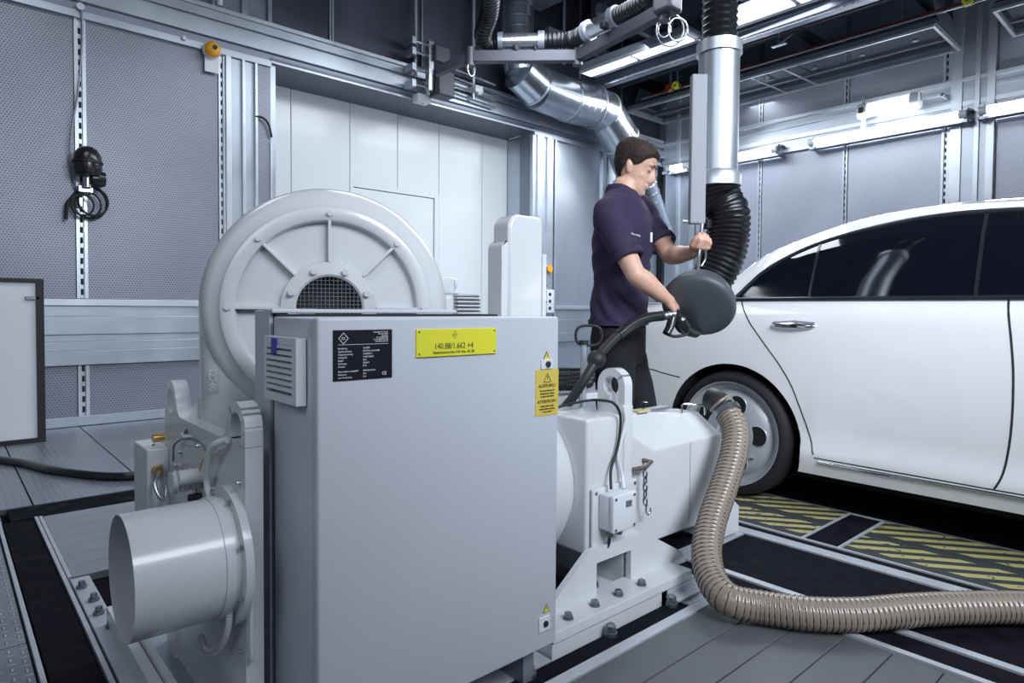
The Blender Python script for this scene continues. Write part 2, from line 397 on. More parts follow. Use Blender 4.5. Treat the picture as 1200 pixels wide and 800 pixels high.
# recess: lintel, jambs and the white panelled back with an inset door
YB = 7.3
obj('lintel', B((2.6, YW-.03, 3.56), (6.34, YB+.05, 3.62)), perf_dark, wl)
obj('jamb', B((2.60, YW, 0), (2.66, YB, 3.56)), galv, wl)
obj('jamb', B((6.38, YW+.05, 0), (6.45, YB, 3.56)), sheet, wl)
xs = [2.66, 3.068, 3.81, 4.487, 5.139, 5.898, 6.38]
for i, (a, b) in enumerate(zip(xs, xs[1:])):
    if i in (2, 3):
        obj('white_panel', B((a+.004, YB, 2.60), (b-.004, YB+.05, 3.56)), white_panel, wl, bevel=.004)
    else: obj('white_panel', B((a+.004, YB, .0), (b-.004, YB+.05, 3.56)), white_panel, wl, bevel=.004)
structure(obj('door_1', B((3.86, YB+.012, .02), (5.06, YB+.05, 2.54)), white_panel, None, bevel=.004))
fr = NB(); box(fr, (3.81, YB-.008, 0), (3.855, YB+.05, 2.6)); box(fr, (5.068, YB-.008, 0), (5.135, YB+.05, 2.6)); box(fr, (3.856, YB-.008, 2.545), (5.067, YB+.05, 2.6))
structure(obj('trim_1', fr, white_panel, None, bevel=.003))
obj('back_sheet', B((2.6, YB+.051, -.1), (6.45, YB+.2, 3.9)), galv_dark, wl)
# post group and smooth sheets right of the recess
for a, b, d in ((6.33, 6.40, .03), (6.40, 6.52, .055), (6.52, 6.60, .02), (6.60, 6.72, .05), (6.76, 6.80, .045)):
    obj('post_profile', B((a, YW-d, 0), (b, YW+.03, 3.52)), galv_pale, wl, bevel=.003)
for z in [0.2+.09*i for i in range(36)]: pass
s = NB(); z = .1
while z < 3.48: box(s, (6.728, YW-.005, z), (6.75, YW+.001, z+.05)); z += .09
tagm(obj('upright_slots', s, slot_m, wl), kind='stuff')
for a, b in ((6.80, 7.84), (8.0, 9.05)):
    wp('smooth_panel', a, b, 1.10, 3.52, sheet); wp('smooth_panel', a, b, .09, .56, sheet)
for a, b, d in ((7.84, 7.88, .04), (7.88, 7.96, .02), (7.96, 8.0, .04), (9.05, 9.1, .04), (9.1, 9.3, .02)):
    obj('post_profile', B((a, YW-d, 0), (b, YW+.03, 3.52)), galv, wl, bevel=.003)
for z0, z1, d in ((1.05, 1.10, .05), (.90, 1.05, .02), (.70, .9, .035), (.57, .70, .055), (0, .09, .04)):
    obj('rail_profile', B((6.8, YW-d, z0), (9.3, YW+.03, z1)), galv if d != .05 else galv_pale, wl, bevel=.004)
obj('corner_gap', B((9.33, YW-.05, 0), (XW-.001, YW+.03, 3.52)), slot_m, wl)

# right wall
wr = structure(obj('wall_right', B((XW+.03, YN, -.1), (XW+.3, YW+.25, ZC)), galv_dark))
def rp(name, y0, y1, z0, z1, m, d=0.0): return obj(name, B((XW-d, y0, z0), (XW+.03, y1, z1)), m, wr, bevel=.003 if d else 0)
ysp = [(-4.4, -2.2), (-2.16, -.3), (-.26, 1.95), (2.52, 3.62), (3.68, 4.86), (4.92, 6.0)]
for a, b in ysp:
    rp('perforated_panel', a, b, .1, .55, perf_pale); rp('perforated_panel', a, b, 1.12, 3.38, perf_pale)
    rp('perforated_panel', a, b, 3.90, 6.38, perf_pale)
for z0, z1, d in ((.55, .7, .05), (.7, .92, .02), (.92, 1.12, .05), (3.38, 3.43, .05), (3.43, 3.56, .02), (3.56, 3.62, .04), (3.62, 3.74, .02), (3.74, 3.78, .035), (3.78, 3.85, .02), (3.85, 3.90, .05), (0, .1, .04)):
    rp('rail_profile', -4.4, YW-.06, z0, z1, galv_pale if d >= .04 else galv, d)
for a, b, d in ((6.02, 6.1, .05), (6.1, 6.3, .02), (6.3, 6.36, .05), (6.36, 6.6, .02), (1.97, 2.05, .045), (2.05, 2.12, .02), (2.12, 2.17, .045), (2.17, 2.30, .02), (2.30, 2.42, .04)):
    rp('post_profile', a, b, 0.0, 6.38, galv if d < .03 else galv_pale, d+.012)
for y, z0, z1 in ((2.43, 1.12, 3.38), (2.43, 3.9, 4.6), (3.63, 1.12, 3.38), (3.63, 3.9, 4.6), (4.87, 1.12, 3.38), (4.87, 3.9, 4.6)):
    slotted(y, z0, z1, .06 if y > 3 else .085, wr, 'y', XW)

# ------------------------------------------------------------------ floor
fl = structure(obj('floor', B((XL, YN, -.12), (XW+.3, YW+.8, -.03)), gapm))
def plate(name, x0, x1, y0, y1, m, z=0.0, g=.004, label=None):
    return obj(name, B((x0+g, y0+g, -.03), (x1-g, y1-g, z)), m, fl, bevel=.0015, label=label)
ZT = 0.0
# checker plates on the left
ys_ = [YN, -2.2, -.6, 1.0, 2.48, 3.93]
for a, b in zip(ys_, ys_[1:]):
    for xa, xb in ((XL, -3), (-3, -1.5), (-1.5, -.65), (-.65, .195)): plate('checker_plate', xa, xb, a, b, checker)
for xa, xb in ((XL, -2.4), (-2.4, -1.0), (-1.0, .36), (.36, .905), (.905, 1.9), (1.9, 2.9)):
    plate('checker_plate', xa, xb, 4.19, 6.66, checker)
plate('checker_plate', XL, .22, 3.93, 4.19, checker)
for xa, xb in ((2.9, 3.9), (3.9, 4.9), (4.9, 5.9), (5.9, 6.9), (6.9, 7.9), (7.9, 9.4)):
    plate('checker_plate', xa, xb, 4.19, 6.66, checker)
plate('threshold_plate', 2.64, 6.4, 6.66, 7.3, checker)
# black strips with pale edging
plate('black_floor_strip', .215, .338, YN, 3.92, track)
for a, b in ((.197, .213), (.340, .356)): plate('edging', a, b, YN, 3.93, rail_white, .006, .001)
plate('black_floor_strip', .245, 2.4, 3.93, 4.17, track)
for i in range(7):
    for xa, xb in ((.375, 1.6), (1.6, 2.36)): plate('floor_plank', xa, xb, 2.97+i*.137, 2.97+(i+1)*.137, board_pale, 0, .0012)
plate('steel_base_plate', .36, .43, 1.9, 2.95, rail_white, 0.002)
plate('steel_base_plate', .66, .92, 1.46, 2.95, mpaint, 0.03)
plate('edging', .358, .375, 2.97, 3.93, rail_white, .004, .001)
# right of the machine : boards, edging, tracks
y = 1.222; i = 0
while y > YN:
    plate('floor_board', .37, 2.185, y-.1365, y, board, 0, .0022); y -= .1365; i += 1
plate('edging', .9, 2.19, 1.224, 1.266, rail_white, .003, .001)
plate('edging', 1.985, 2.19, 1.266, 1.335, rail_white, .003, .001)
plate('steel_base_plate', 2.12, 2.19, 1.337, 1.51, rail_white, .002, .001)
plate('steel_base_plate', .93, 1.36, 1.337, 2.95, rail_white, .0, .001)
plate('black_floor_strip', .9, 1.985, 1.267, 1.335, track)
plate('edging', 2.187, 2.214, YN, 1.52, rail_white, .008, .001)
plate('black_floor_strip', 2.214, 2.335, YN, 1.51, track)
plate('edging', 2.335, 2.37, YN, 1.52, rail_white, .006, .001)
plate('black_track_plate', 2.37, 2.825, -1.7, 1.515, track)
plate('black_track_plate', 2.37, 2.825, YN, -1.7, track)
plate('edging', 2.19, 2.825, 1.517, 1.60, rail_white, .004, .001)
plate('black_track_plate', 2.0, 2.825, 1.60, 3.92, track)
plate('edging', 2.827, 2.895, YN, 3.9, rail_white, .006, .001)
plate('black_floor_strip', 2.897, 2.957, YN, 3.9, track)
plate('edging', 2.957, 2.972, YN, 3.9, rail_white, .006, .001)
for a, b in ((1.318, 3.9), (.36, 1.142), (YN, .36)):
    plate('hazard_plate', 2.975, 3.24, a, b, hazard, .001); plate('hazard_plate', 3.285, 3.53, a, b, hazard, .001)
    plate('plate_joint', 3.24, 3.285, a, b, hazard, 0)
plate('black_floor_insert', 2.985, 3.515, 1.155, 1.305, track, .002)
for a, b in ((1.143, 1.155), (1.305, 1.317)): plate('edging', 2.975, 3.53, a, b, rail_white, .005, .0005)
plate('edging', 3.515, 3.53, 1.155, 1.305, rail_white, .005, .0005)
for xa, xb in ((3.545, 3.60), (3.61, 5.2), (5.21, 7.2), (7.21, 9.37)):
    plate('dark_floor_plate', xa, xb, YN, 4.17, track)
plate('edging', 3.533, 3.543, YN, 4.1, galv_dark, .004, .001)
for p in ((.385, 2.83), (.40, 2.68), (.395, 2.55), (.41, 2.42)):
    bb = cyl((p[0], p[1], 0), (0, 0, 1), .018, .012, 16); lathe(bb, (p[0], p[1], .012), (0, 0, 1), [(0, 0), (.011, 0), (.011, .016), (0, .016)], 6)
    obj('floor_bolt', bb, zinc, fl, smooth=30)
for (u, v) in ((716, 737), (620, 784), (787, 703)):
    q = PZ(u, v, .02)
    bb = cyl((q.x, q.y, 0), (0, 0, 1), .021, .012, 18); lathe(bb, (q.x, q.y, .012), (0, 0, 1), [(0, 0), (.0165, 0), (.0165, .022), (.013, .026), (0, .026)], 6)
    obj('floor_bolt', bb, zinc, fl, smooth=30)
# ------------------------------------------------------------------ hood frames under the ceiling
def hood(x0, x1, y0, y1, z, label, cross=()):
    t = thing('light_hood', ((x0+x1)/2, (y0+y1)/2, z), label, 'ceiling hood', 'sloped hoods under the ceiling')
    r = .035
    for a, b in (((x0, y0, z), (x0+r, y1, z+.03)), ((x1-r, y0, z), (x1, y1, z+.03)), ((x0+r, y0, z), (x1-r, y0+r, z+.03)), ((x0+r, y1-r, z), (x1-r, y1, z+.03))):
        obj('rim_bar', B(a, b), galv_pale, t, bevel=.003)
    h = .09; s = .015
    lo = [(x0, y0), (x1, y0), (x1, y1), (x0, y1)]; hi = [(x0+s, y0+s), (x1-s, y0+s), (x1-s, y1-s), (x0+s, y1-s)]
    for i in range(4):
        j = (i+1) % 4
        a, b = Vector((*lo[i], z+.03)), Vector((*lo[j], z+.03)); c, d = Vector((*hi[j], z+h)), Vector((*hi[i], z+h))
        nn = (b-a).cross(d-a).normalized()*.008
        obj('sloped_side', prism(NB(), [a, b, c, d], nn), galv_dark, t)
    obj('top_panel', B((x0+s, y0+s, z+h), (x1-s, y1-s, z+h+.02)), tray_glass, t)
    for yy in cross: obj('cross_bar', T([(x0+r, yy, z+.02), (x1-r, yy-.05, z+.02)], .012, 8), galv_pale, t)
    for sy, e in ((-1, y0), (1, y1)):
        obj('end_wing', prism(NB(), [(x0+.16, e, z+.03), (x1, e, z+.03), (x1-.1, e-sy*.10, z+.42), (x0+.22, e-sy*.10, z+.42)], (0, sy*.006, 0)), galv, t)
    k = int((y1-y0)/.6)
    for i in range(k):
        yy = y0+.35+i*.6
        obj('spot_fitting', cyl(((x0+x1)/2, yy, z+h), (0, 0, -1), .035, .012, 14), galv_dark, t, smooth=30)
    obj('inner_rail', B(((x0+x1)/2+.15, y0+s+.02, z+h-.03), ((x0+x1)/2+.18, y1-s-.02, z+h)), galv_dark, t)
    for yy in (y0+.5, y1-.5):
        obj('hanger_rod', T([((x0+x1)/2, yy, z+h+.02), ((x0+x1)/2, yy, ZC)], .01, 8), steel, t)
    return t
hood(8.37, 9.385, 2.33, 6.68, 4.24, 'long dark ceiling hood with bright rim above the right wall lamps', (4.1, 4.55))
hood(8.42, 9.38, -1.2, 1.82, 4.24, 'shorter ceiling hood at the top right corner of the photo')
# luminaires in a row
def luminaire(y0, y1, label):
    x = 6.53; t = thing('ceiling_luminaire', (x, (y0+y1)/2, 4.24), label, 'ceiling light', 'long luminaires in one row under the ceiling')
    hb = NB(); box(hb, (x-.02, y0, 4.245), (x+.30, y1, 4.36)); obj('housing', hb, galv_dark, t, bevel=.006)
    ym = (y0+y1)/2+.0
    for a, b in ((y0+.02, ym-.03), (ym+.03, y1-.02)):
        obj('diffuser', B((x, a, 4.226), (x+.19, b, 4.245)), lamp_soft, t)
    obj('edge_profile', B((x-.03, y0, 4.22), (x-.018, y1, 4.26)), galv_pale, t)
    obj('reflector_wing', prism(NB(), [(x+.20, y0, 4.235), (x+.62, y0, 4.44), (x+.62, y0, 4.46), (x+.20, y0, 4.25)], (0, y1-y0, 0)), galv_dark, t)
    for yy in (y0+.3, y1-.3): obj('hanger_rod', T([(x+.15, yy, 4.36), (x+.15, yy, ZC)], .01, 8), steel, t)
luminaire(4.33, 5.98, 'ceiling luminaire with two bright diffusers beside the spiral duct')
luminaire(2.3, 3.93, 'ceiling luminaire just right of the hanging extraction tube')
# pipes and trays running along the hall
def run(name, x, z, r, m, label, cat, y0=-4.4, y1=6.5, square=False):
    b = B((x-r, y0, z-r), (x+r, y1, z+r)) if square else T([(x, y0, z), (x, y1, z)], r, 14)
    return tagm(obj(name, b, m, None, smooth=None if square else 40), label, cat)
qa = PZ(900, 72, 4.45)
run('sprinkler_pipe', qa.x, 4.45, .028, redp, 'long red pipe running under the ceiling to the right', 'pipe', -4.4, 6.3)
run('cable_tray', 7.28, 4.33, .055, galv_dark, 'dark square cable tray just right of the bright luminaires', 'cable tray', -4.4, 6.4, True)
run('steel_pipe', 7.05, 4.22, .016, steel, 'thin bright pipe under the dark cable tray', 'pipe', -4.4, 6.0)
run('steel_pipe', qa.x-.09, 4.40, .014, galv_pale, 'thin pale pipe running beside the red pipe', 'pipe', -4.4, 6.4)
run('steel_beam', 7.62, 4.62, .09, galv_dark, 'dark steel beam between cable tray and red pipe', 'beam', -4.4, 6.6, True)
run('steel_beam', 8.1, 4.62, .06, beam_m, 'dark beam above the rim of the long ceiling hood', 'beam', -4.4, 6.6, True)
for i, yy in enumerate((1.2, 2.6, 4.0, 5.4, 6.3)):
    tagm(obj('cross_beam', B((6.2, yy-.04, 4.74), (9.38, yy+.04, 4.86)), galv_dark, None, bevel=.004), 'dark cross beam under the ceiling, carrying the long pipes', 'beam', 'cross beams carrying the pipes')
for i, (x, yy) in enumerate(((7.0, 3.1), (7.0, 2.2), (7.45, 2.75), (7.9, 3.9))):
    t = thing('pipe_hanger', (x, yy, 4.4), ('small steel hanger bracket under the ceiling, '+('far left of its four', 'nearest of the four, by the top edge', 'middle one beside the dark cable tray', 'next to the long hood rim')[i]), 'bracket', 'brackets below the ceiling beams')
    obj('plate', B((x-.03, yy-.09, 4.36), (x+.03, yy+.09, 4.375)), galv_pale, t); obj('rod', T([(x, yy, 4.375), (x, yy, 4.74)], .012, 8), steel, t)
    obj('strut', T([(x, yy, 4.38), (x+.28, yy-.1, 4.6)], .012, 8), galv, t)
for i, (u, v, m_, c) in enumerate(((786, 104, redp, 'red'), (794, 101, yellow, 'yellow'), (1136, 2, yellow, 'yellow'))):
    q = PZ(u, v, 4.35)
    t = thing('pipe_valve', q, f'{c} valve handle on the pipework '+('left of' if i == 0 else 'beside the red valve left of' if i == 1 else 'at the top right of')+(' the extraction tube' if i < 2 else ' the red pipe'), 'valve')
    obj('valve_body', cyl((q.x, q.y-.04, q.z), (0, 1, 0), .045, .08, 12), brass if i < 2 else steel, t, smooth=30)
    obj('drop_pipe', T([q, Vector((q.x, q.y, ZC))], .018, 10), galv_dark, t, smooth=40)
    obj('hand_wheel', L((q.x-.05, q.y, q.z), (-1, 0, 0), [(.025, 0), (.055, 0), (.055, .02), (.025, .02)], 12, closed=True), m_, t)
# dense installation over the tube: dark ducts crossing high above
for i, (x0, x1, y0, y1, z) in enumerate(((6.0, 6.35, 1.0, 6.6, 5.2), (7.3, 8.3, -1, 6.5, 5.3))):
    tagm(obj('ventilation_duct', B((x0, y0, z), (x1, y1, z+.4)), galv_dark, None, bevel=.01), ('narrow' if i == 0 else 'wide')+' flat rectangular duct close under the ceiling', 'duct')
# ------------------------------------------------------------------ control cabinet
cab = thing('control_cabinet', (.93, 1.37, 0), 'large grey control cabinet with yellow sign and black nameplate, nearest to the camera', 'cabinet')
X0, X1, Y0, Y1, Z0, Z1 = .58, 1.288, 1.25, 1.493, .112, 1.030
def rbox(a, b, r=.012, seg=3):
    bm = B(a, b); bmesh.ops.bevel(bm, geom=bm.edges[:], offset=r, segments=seg, affect='EDGES', profile=.5); return bm
obj('door', rbox((X0, Y0, Z0), (X1, Y0+.032, Z1), .007), cabpaint, cab, smooth=35)
obj('body', rbox((X0+.004, Y0+.034, Z0+.004), (X1-.006, Y1, Z1-.002), .004), cabpaint, cab, smooth=35)
obj('mounting_frame', box(box(NB(), (X0+.003, 1.515, .03), (X0+.05, 1.61, 1.043)), (X0+.003, 1.497, 1.036), (1.12, 1.55, 1.046)), cabpaint, cab, bevel=.003)
obj('sealing_gap', B((X0+.012, 1.492, Z0+.01), (X1-.02, 1.516, Z1+.004)), slot_m, cab)
for x in (X0+.05, X1-.08): obj('foot', B((x, Y0+.05, 0), (x+.04, Y1-.03, Z0+.006)), galv_dark, cab)
# louvred filter grille on the left flank
gy0, gy1, gz0, gz1 = 1.308, 1.481, .842, .985
gy0, gy1 = 1.306, 1.482; gx = X0-.022
gr = NB(); box(gr, (gx, gy0, gz0), (X0, gy0+.022, gz1)); box(gr, (gx, gy1-.012, gz0), (X0, gy1, gz1)); box(gr, (gx+.0004, gy0+.0221, gz1-.016), (X0, gy1-.0121, gz1-.0003)); box(gr, (gx+.0004, gy0+.0221, gz0+.0003), (X0, gy1-.0121, gz0+.018)); box(gr, (X0-.004, gy0+.0221, gz0+.0181), (X0-.0005, gy1-.0121, gz1-.0161))
g = obj('filter_grille', gr, plastic_w, cab)
for i in range(8):
    z = gz0+.026+i*.0132
    obj('louvre', prism(NB(), [(gx-.001, gy0+.02, z), (gx-.001, gy0+.02, z+.007), (X0-.005, gy0+.02, z+.012), (X0-.005, gy0+.02, z+.004)], (0, gy1-gy0-.034, 0)), plastic_w, g)
bd = obj('grille_badge', B((gx-.004, 1.405, gz1-.038), (gx, 1.432, gz1-.003)), blue, g, bevel=.001)
# plates on the door
yf = Y0-.0008
def tri_sign(cx, cz, s, parent):
    o = obj('warning_triangle', prism(NB(), [(cx-s/2, yf, cz-s*.43), (cx+s/2, yf, cz-s*.43), (cx, yf, cz+s*.43)], (0, -.0012, 0)), ink, parent)
    k = .78
    obj('triangle_field', prism(NB(), [(cx-s/2*k, yf-.0012, cz-s*.37), (cx+s/2*k, yf-.0012, cz-s*.37), (cx, yf-.0012, cz+s*.31)], (0, -.0006, 0)), yellow, o)
    y2 = yf-.0018
    obj('bolt_symbol', prism(NB(), [(cx+.002*s/.025, y2, cz+.007*s/.025), (cx-.002*s/.025, y2, cz-.001*s/.025), (cx+.0008*s/.025, y2, cz-.001*s/.025), (cx-.0008*s/.025, y2, cz-.009*s/.025), (cx+.003*s/.025, y2, cz+.0015*s/.025), (cx, y2, cz+.0015*s/.025)], (0, -.0004, 0)), ink, o)
np_ = obj('nameplate', B((.613, yf-.001, .896), (.754, yf+.002, 1.003)), sign_blk, cab, label='black nameplate with white print')
yt = yf-.0014
def diamond(cx, cz, r, t, m, parent, y):
    bm = NB()
    for q in range(4):
        a0, a1 = PI/2*q, PI/2*(q+1)
        p = [Vector((cx+r*math.cos(a)*.93, y, cz+r*math.sin(a))) for a in (a0, a1)]; k = [Vector((cx+(r-t)*math.cos(a)*.93, y, cz+(r-t)*math.sin(a))) for a in (a1, a0)]
        prism(bm, p+k, (0, -.0004, 0))
    obj('logo_diamond', bm, m, parent)
diamond(.6365, .9895-.004, .0125, .0017, ink_w, np_, yt)
RX, UZ = (1, 0, 0), (0, 0, 1)
def tx(s, size, x, z, m, parent, align='LEFT', sq=.9, y=None): return text(s, size, (x, yt if y is None else y, z), RX, UZ, m, parent, align=align, squeeze=sq)
tx('KS', .0082, .6365, .9825, ink_w, np_, 'CENTER')
for i, s_ in enumerate(('Frank Stein Gr. Schmidt', 'Ritter Str. 58-62', '71034 Lbg.', 'Tel. +49 6834 8312', 'Fax +49 6834 8311 268', 'office@king-seiler.de')):
    tx(s_, .0044, .7435, .9975-i*.0040-.001, ink_w, np_, 'RIGHT', .85)
obj('divider_line', B((.624, yt, .9716), (.7435, yt-.0004, .9724)), ink_w, np_)
rows = [('Bezeichnung', 'Typ 3038'), ('Typenbezeichnung', 'AK 4/Twin-Turb.130/80'), ('Anlagenbezeichnung', '14.000.001-4'), ('Auftrags-Nr.', '17.000-15000-1'), ('Baujahr', '2013'), ('Versorgung', '24.230 V'), ('Schutzart', 'IP 54'), None, ('Netzanschluss, Leistung/kW', '400 V/50 Hz/20 A'), ('Nennstrom', '20 A'), ('max. Vorsicherung', '25 A')]
z = .9625
for r_ in rows:
    if r_:
        tx(r_[0], .0052, .624, z, ink_w, np_, 'LEFT', .8); tx(r_[1], .0052, .682, z, ink_w, np_, 'LEFT', .8); z -= .0064
    else: z -= .004
tx('CE', .0105, .7285, .9035, ink_w, np_, 'LEFT', .9)
ysn = obj('sign_plate', B((.817, yf-.0035, .937), (1.056, yf+.002, 1.002)), yellow, cab, bevel=.001, label='yellow sign with dark number')
yt2 = yf-.0039
diamond(.925, .9875, .0095, .0009, ink, ysn, yt2)
tx('KS', .0062, .925, .9853, ink, ysn, 'CENTER', 1, yt2)
tx('140.88/1.662 +4', .0205, .9235, .9545, ink, ysn, 'CENTER', .86, yt2)
tx('Steuerluuwerte Box 9A4 -Box .#4_BB', .0092, .9235, .9437, ink, ysn, 'CENTER', .86, yt2)
for px_, pz_ in ((.824, .995), (1.049, .995), (.824, .944), (1.049, .944)): obj('rivet', cyl((px_, yt2+.0005, pz_), (0, -1, 0), .0022, .001, 8), ink, ysn)
wlb = obj('warning_label', B((1.198, yf-.0006, .760), (1.2855, yf+.002, .886)), yellow2, cab, label='yellow warning label with small print')
def tri2(cx, cz, s):
    bm = NB(); P0 = [(cx-s/2, cz-s*.43), (cx+s/2, cz-s*.43), (cx, cz+s*.43)]
    for q in range(3):
        a, b = P0[q], P0[(q+1) % 3]; k = .82; m_ = (cx, cz-s*.14)
        ia = (m_[0]+(a[0]-m_[0])*k, m_[1]+(a[1]-m_[1])*k); ib = (m_[0]+(b[0]-m_[0])*k, m_[1]+(b[1]-m_[1])*k)
        prism(bm, [(a[0], yt, a[1]), (b[0], yt, b[1]), (ib[0], yt, ib[1]), (ia[0], yt, ia[1])], (0, -.0004, 0))
    obj('triangle_outline', bm, ink, wlb)
tri2(1.2415, .864, .030); tx('!', .017, 1.2415, .857, ink, wlb, 'CENTER')
tx('ACHTUNG !', .0125, 1.2415, .8375, ink, wlb, 'CENTER', .95)
for i, s_ in enumerate(('Vor dem Arbeiten im', 'Schaltschrank Haupt-', 'schalter abschalten')): tx(s_, .0072, 1.2415, .826-i*.0078, ink, wlb, 'CENTER', .9)
tx('ATTENTION !', .0125, 1.2415, .7945, ink, wlb, 'CENTER', .95)
for i, s_ in enumerate(('Switch off the main', 'switch before working', 'in the cabinet')): tx(s_, .0072, 1.2415, .784-i*.0078, ink, wlb, 'CENTER', .9)
tri_sign(1.239, .924, .028, cab); tri_sign(1.247, .224, .026, cab)
for lz0, lz1, lx in ((.887, .914, 1.236), (.163, .204, 1.236)):
    l = obj('door_lock', B((lx-.019, Y0-.005, lz0), (lx+.023, Y0, lz1)), plastic_w, cab, bevel=.002)
    obj('lock_barrel', cyl((lx+.004, Y0-.005, (lz0+lz1)/2), (0, -1, 0), .0085, .004, 16), blk_gloss, l, smooth=40)

# ------------------------------------------------------------------ machine
mc = thing('dynamometer_machine', (1.2, 1.75, 0), 'big white painted dynamometer machine behind the grey cabinet, with lifting eyes and round duct', 'machine')
def eyeplate(x, th, yc_list, y0, y1, z0, ztop, r, hr, zshould, name='end_plate', parent=mc, eye_z=None):
    """plate normal to X with lifting eyes: one mesh, real holes."""
    def outline():
        pts = [(y0, z0), (y0, zshould-.02)]
        return pts
    bm = NB()
    # plate body below the shoulder
    box(bm, (x, y0, z0), (x+th, y1, zshould))
    for yc in yc_list:
        zc = ztop-r; n = 24
        out = [(yc-r, zshould-.001)] + [(yc-r*math.cos(PI*k/n), zc+r*math.sin(PI*k/n)) for k in range(n+1)] + [(yc+r, zshould-.001)]
        hole = [(yc-hr*math.cos(PI*k/n), zc+hr*math.sin(PI*k/n)) for k in range(n+1)]
        low = [(yc-hr*math.cos(PI*k/n), zc-hr*math.sin(PI*k/n)) for k in range(n+1)]
        # upper half ring quads and lower filler, extruded by hand
        def slab(poly): prism(bm, [(x, a, b) for a, b in poly], (th, 0, 0))
        for k in range(n):
            slab([out[1+k], out[2+k], hole[k+1], hole[k]])
        for k in range(n):
            ya, yb = low[k][0], low[k+1][0]
            slab([low[k], low[k+1], (yb, zshould-.001), (ya, zshould-.001)])
        slab([out[0], out[1], hole[0], (yc-hr, zshould-.001)]); slab([out[-1], (yc+hr, zshould-.001), hole[-1], out[-2]])
    bmesh.ops.remove_doubles(bm, verts=bm.verts, dist=.0004)
    # drop internal doubled faces
    seen = {}
    for f in list(bm.faces):
        k = tuple(sorted(v.index for v in f.verts)) if False else tuple(sorted((round(v.co.x, 4), round(v.co.y, 4), round(v.co.z, 4)) for v in f.verts))
        seen.setdefault(k, []).append(f)
    bmesh.ops.delete(bm, geom=[f for fs in seen.values() if len(fs) > 1 for f in fs], context='FACES')
    return obj(name, bm, mpaint, parent, smooth=30)
XA = .508
pa = eyeplate(XA, .040, (1.525, 2.085), 1.464, 2.146, .02, .832, .061, .037, .735)
# shoulder fillet between plate and eyes
for yc, s_ in ((1.525, 1), (2.085, -1)):
    yy = yc+s_*.062
    fil = [(XA, yy, .735)] + [(XA, yy+s_*.05*(1-math.cos(PI/2*k/6)), .785-.05*math.sin(PI/2*k/6)) for k in range(7)]
    obj('eye_fillet', prism(NB(), fil, (.040, 0, 0)), mpaint, pa, smooth=30)
XB = 1.86
pb = eyeplate(XB, .045, (1.536, 2.10), 1.472, 2.164, .02, .834, .064, .036, .66)
# stator drum between the plates, ribs
obj('stator_drum', L((XA+.05, 1.80, .42), (1, 0, 0), [(0, 0), (.18, 0), (.18, .10), (.26, .12), (.26, .9), (.30, 1.0), (.30, 1.05), (.275, 1.07), (.275, 1.095), (0, 1.095)], 64), mpaint, mc, smooth=35)
obj('top_deck', B((XA+.052, 1.62, .60), (1.66, 2.10, .675)), mpaint, mc, bevel=.01)
obj('side_skin', B((XA+.052, 1.62, .10), (1.5, 2.10, .60)), mpaint, mc, bevel=.01)
# round duct at the left end
dc = Vector((XA, 1.566, .47))
obj('air_duct', L(dc, (-1, 0, 0), [(.126, 0), (.134, .0), (.134, .225), (.1315, .225), (.1315, .01), (.0, .01)], 64), mpaint, mc, smooth=40)
fl1 = obj('duct_flange', L(dc, (-1, 0, 0), [(.134, 0), (.160, 0), (.160, .018), (.134, .018)], 64, closed=True), mpaint, mc, smooth=40)
obj('duct_band', L(dc, (-1, 0, 0), [(.134, .03), (.1375, .03), (.1375, .05), (.134, .05)], 64, closed=True), mpaint, mc, smooth=40)
for k in range(8):
    a = PI/8+k*PI/4
    obj('flange_bolt', cyl(dc+Vector((-.018, .148*math.cos(a), .148*math.sin(a))), (-1, 0, 0), .006, .008, 6), steel, fl1)
# side terminal box beyond the plate
bx = obj('side_box', B((XA-.059, 2.10, .25), (XA+.0, 2.27, .632)), mpaint, mc, bevel=.004)
for (y_, z_) in ((2.13, .575),):
    obj('brass_connector', cyl((XA-.035, 2.10, .57), (0, -1, 0), .014, .03, 12), brass, bx, smooth=40)
q1 = PX(192, 512, XA)
obj('brass_connector', cyl((XA, q1.y, q1.z), (-1, 0, 0), .013, .03, 12), brass, pa, smooth=40)
obj('connector_cable', T(smooth_path([(XA-.035, 2.07, .57), (XA-.05, 2.05, .545), (XA-.045, 2.03, .51), (XA-.03, 2.03, .50), (XA-.02, 2.06, .54), (XA-.028, q1.y, q1.z-.02)]), .006, 8), steel, mc, smooth=60)
# conduit and cables on the plate face
def onA(u, v, d=.012): q = PX(u, v, XA-d); return q
pts = [onA(266, 515), onA(250, 522, .03), onA(243, 540, .03), onA(243, 570, .02), onA(252, 600, .03), onA(265, 640, .03), onA(268, 690, .03), onA(268, 730, .03), onA(258, 758, .03), onA(243, 763, .03), onA(235, 745, .03)]
obj('flexible_conduit', ribbed(pts, .0085, .007, .0012, 12), mpaint, pa, smooth=60)
obj('thin_cable', T(smooth_path([onA(203, 540), onA(205, 520), onA(222, 513), onA(238, 522), onA(245, 545)]), .003, 6), galv_dark, pa)
obj('thin_cable', T(smooth_path([onA(230, 575), onA(229, 590), onA(232, 560), onA(240, 535), onA(258, 528)]), .0025, 6), brass, pa)
qa_, qb_ = onA(227, 547, .002), onA(239, 566, .002)
obj('type_label', B((XA-.002, qb_.y, qb_.z), (XA, qa_.y, qa_.z)), mat('brown_label', (.05, .025, .025), .5), pa)
for (u, v) in ((212, 530), (233, 522), (281, 565), (281, 650), (283, 762), (207, 545)):
    q = onA(u, v, .002); obj('cable_clip', cyl((XA, q.y, q.z), (-1, 0, 0), .005, .01, 8), steel, pa)
q = onA(230, 583)
obj('cable_gland', cyl((XA, q.y, q.z), (-1, 0, 0), .012, .03, 10), blk, pa, smooth=40)
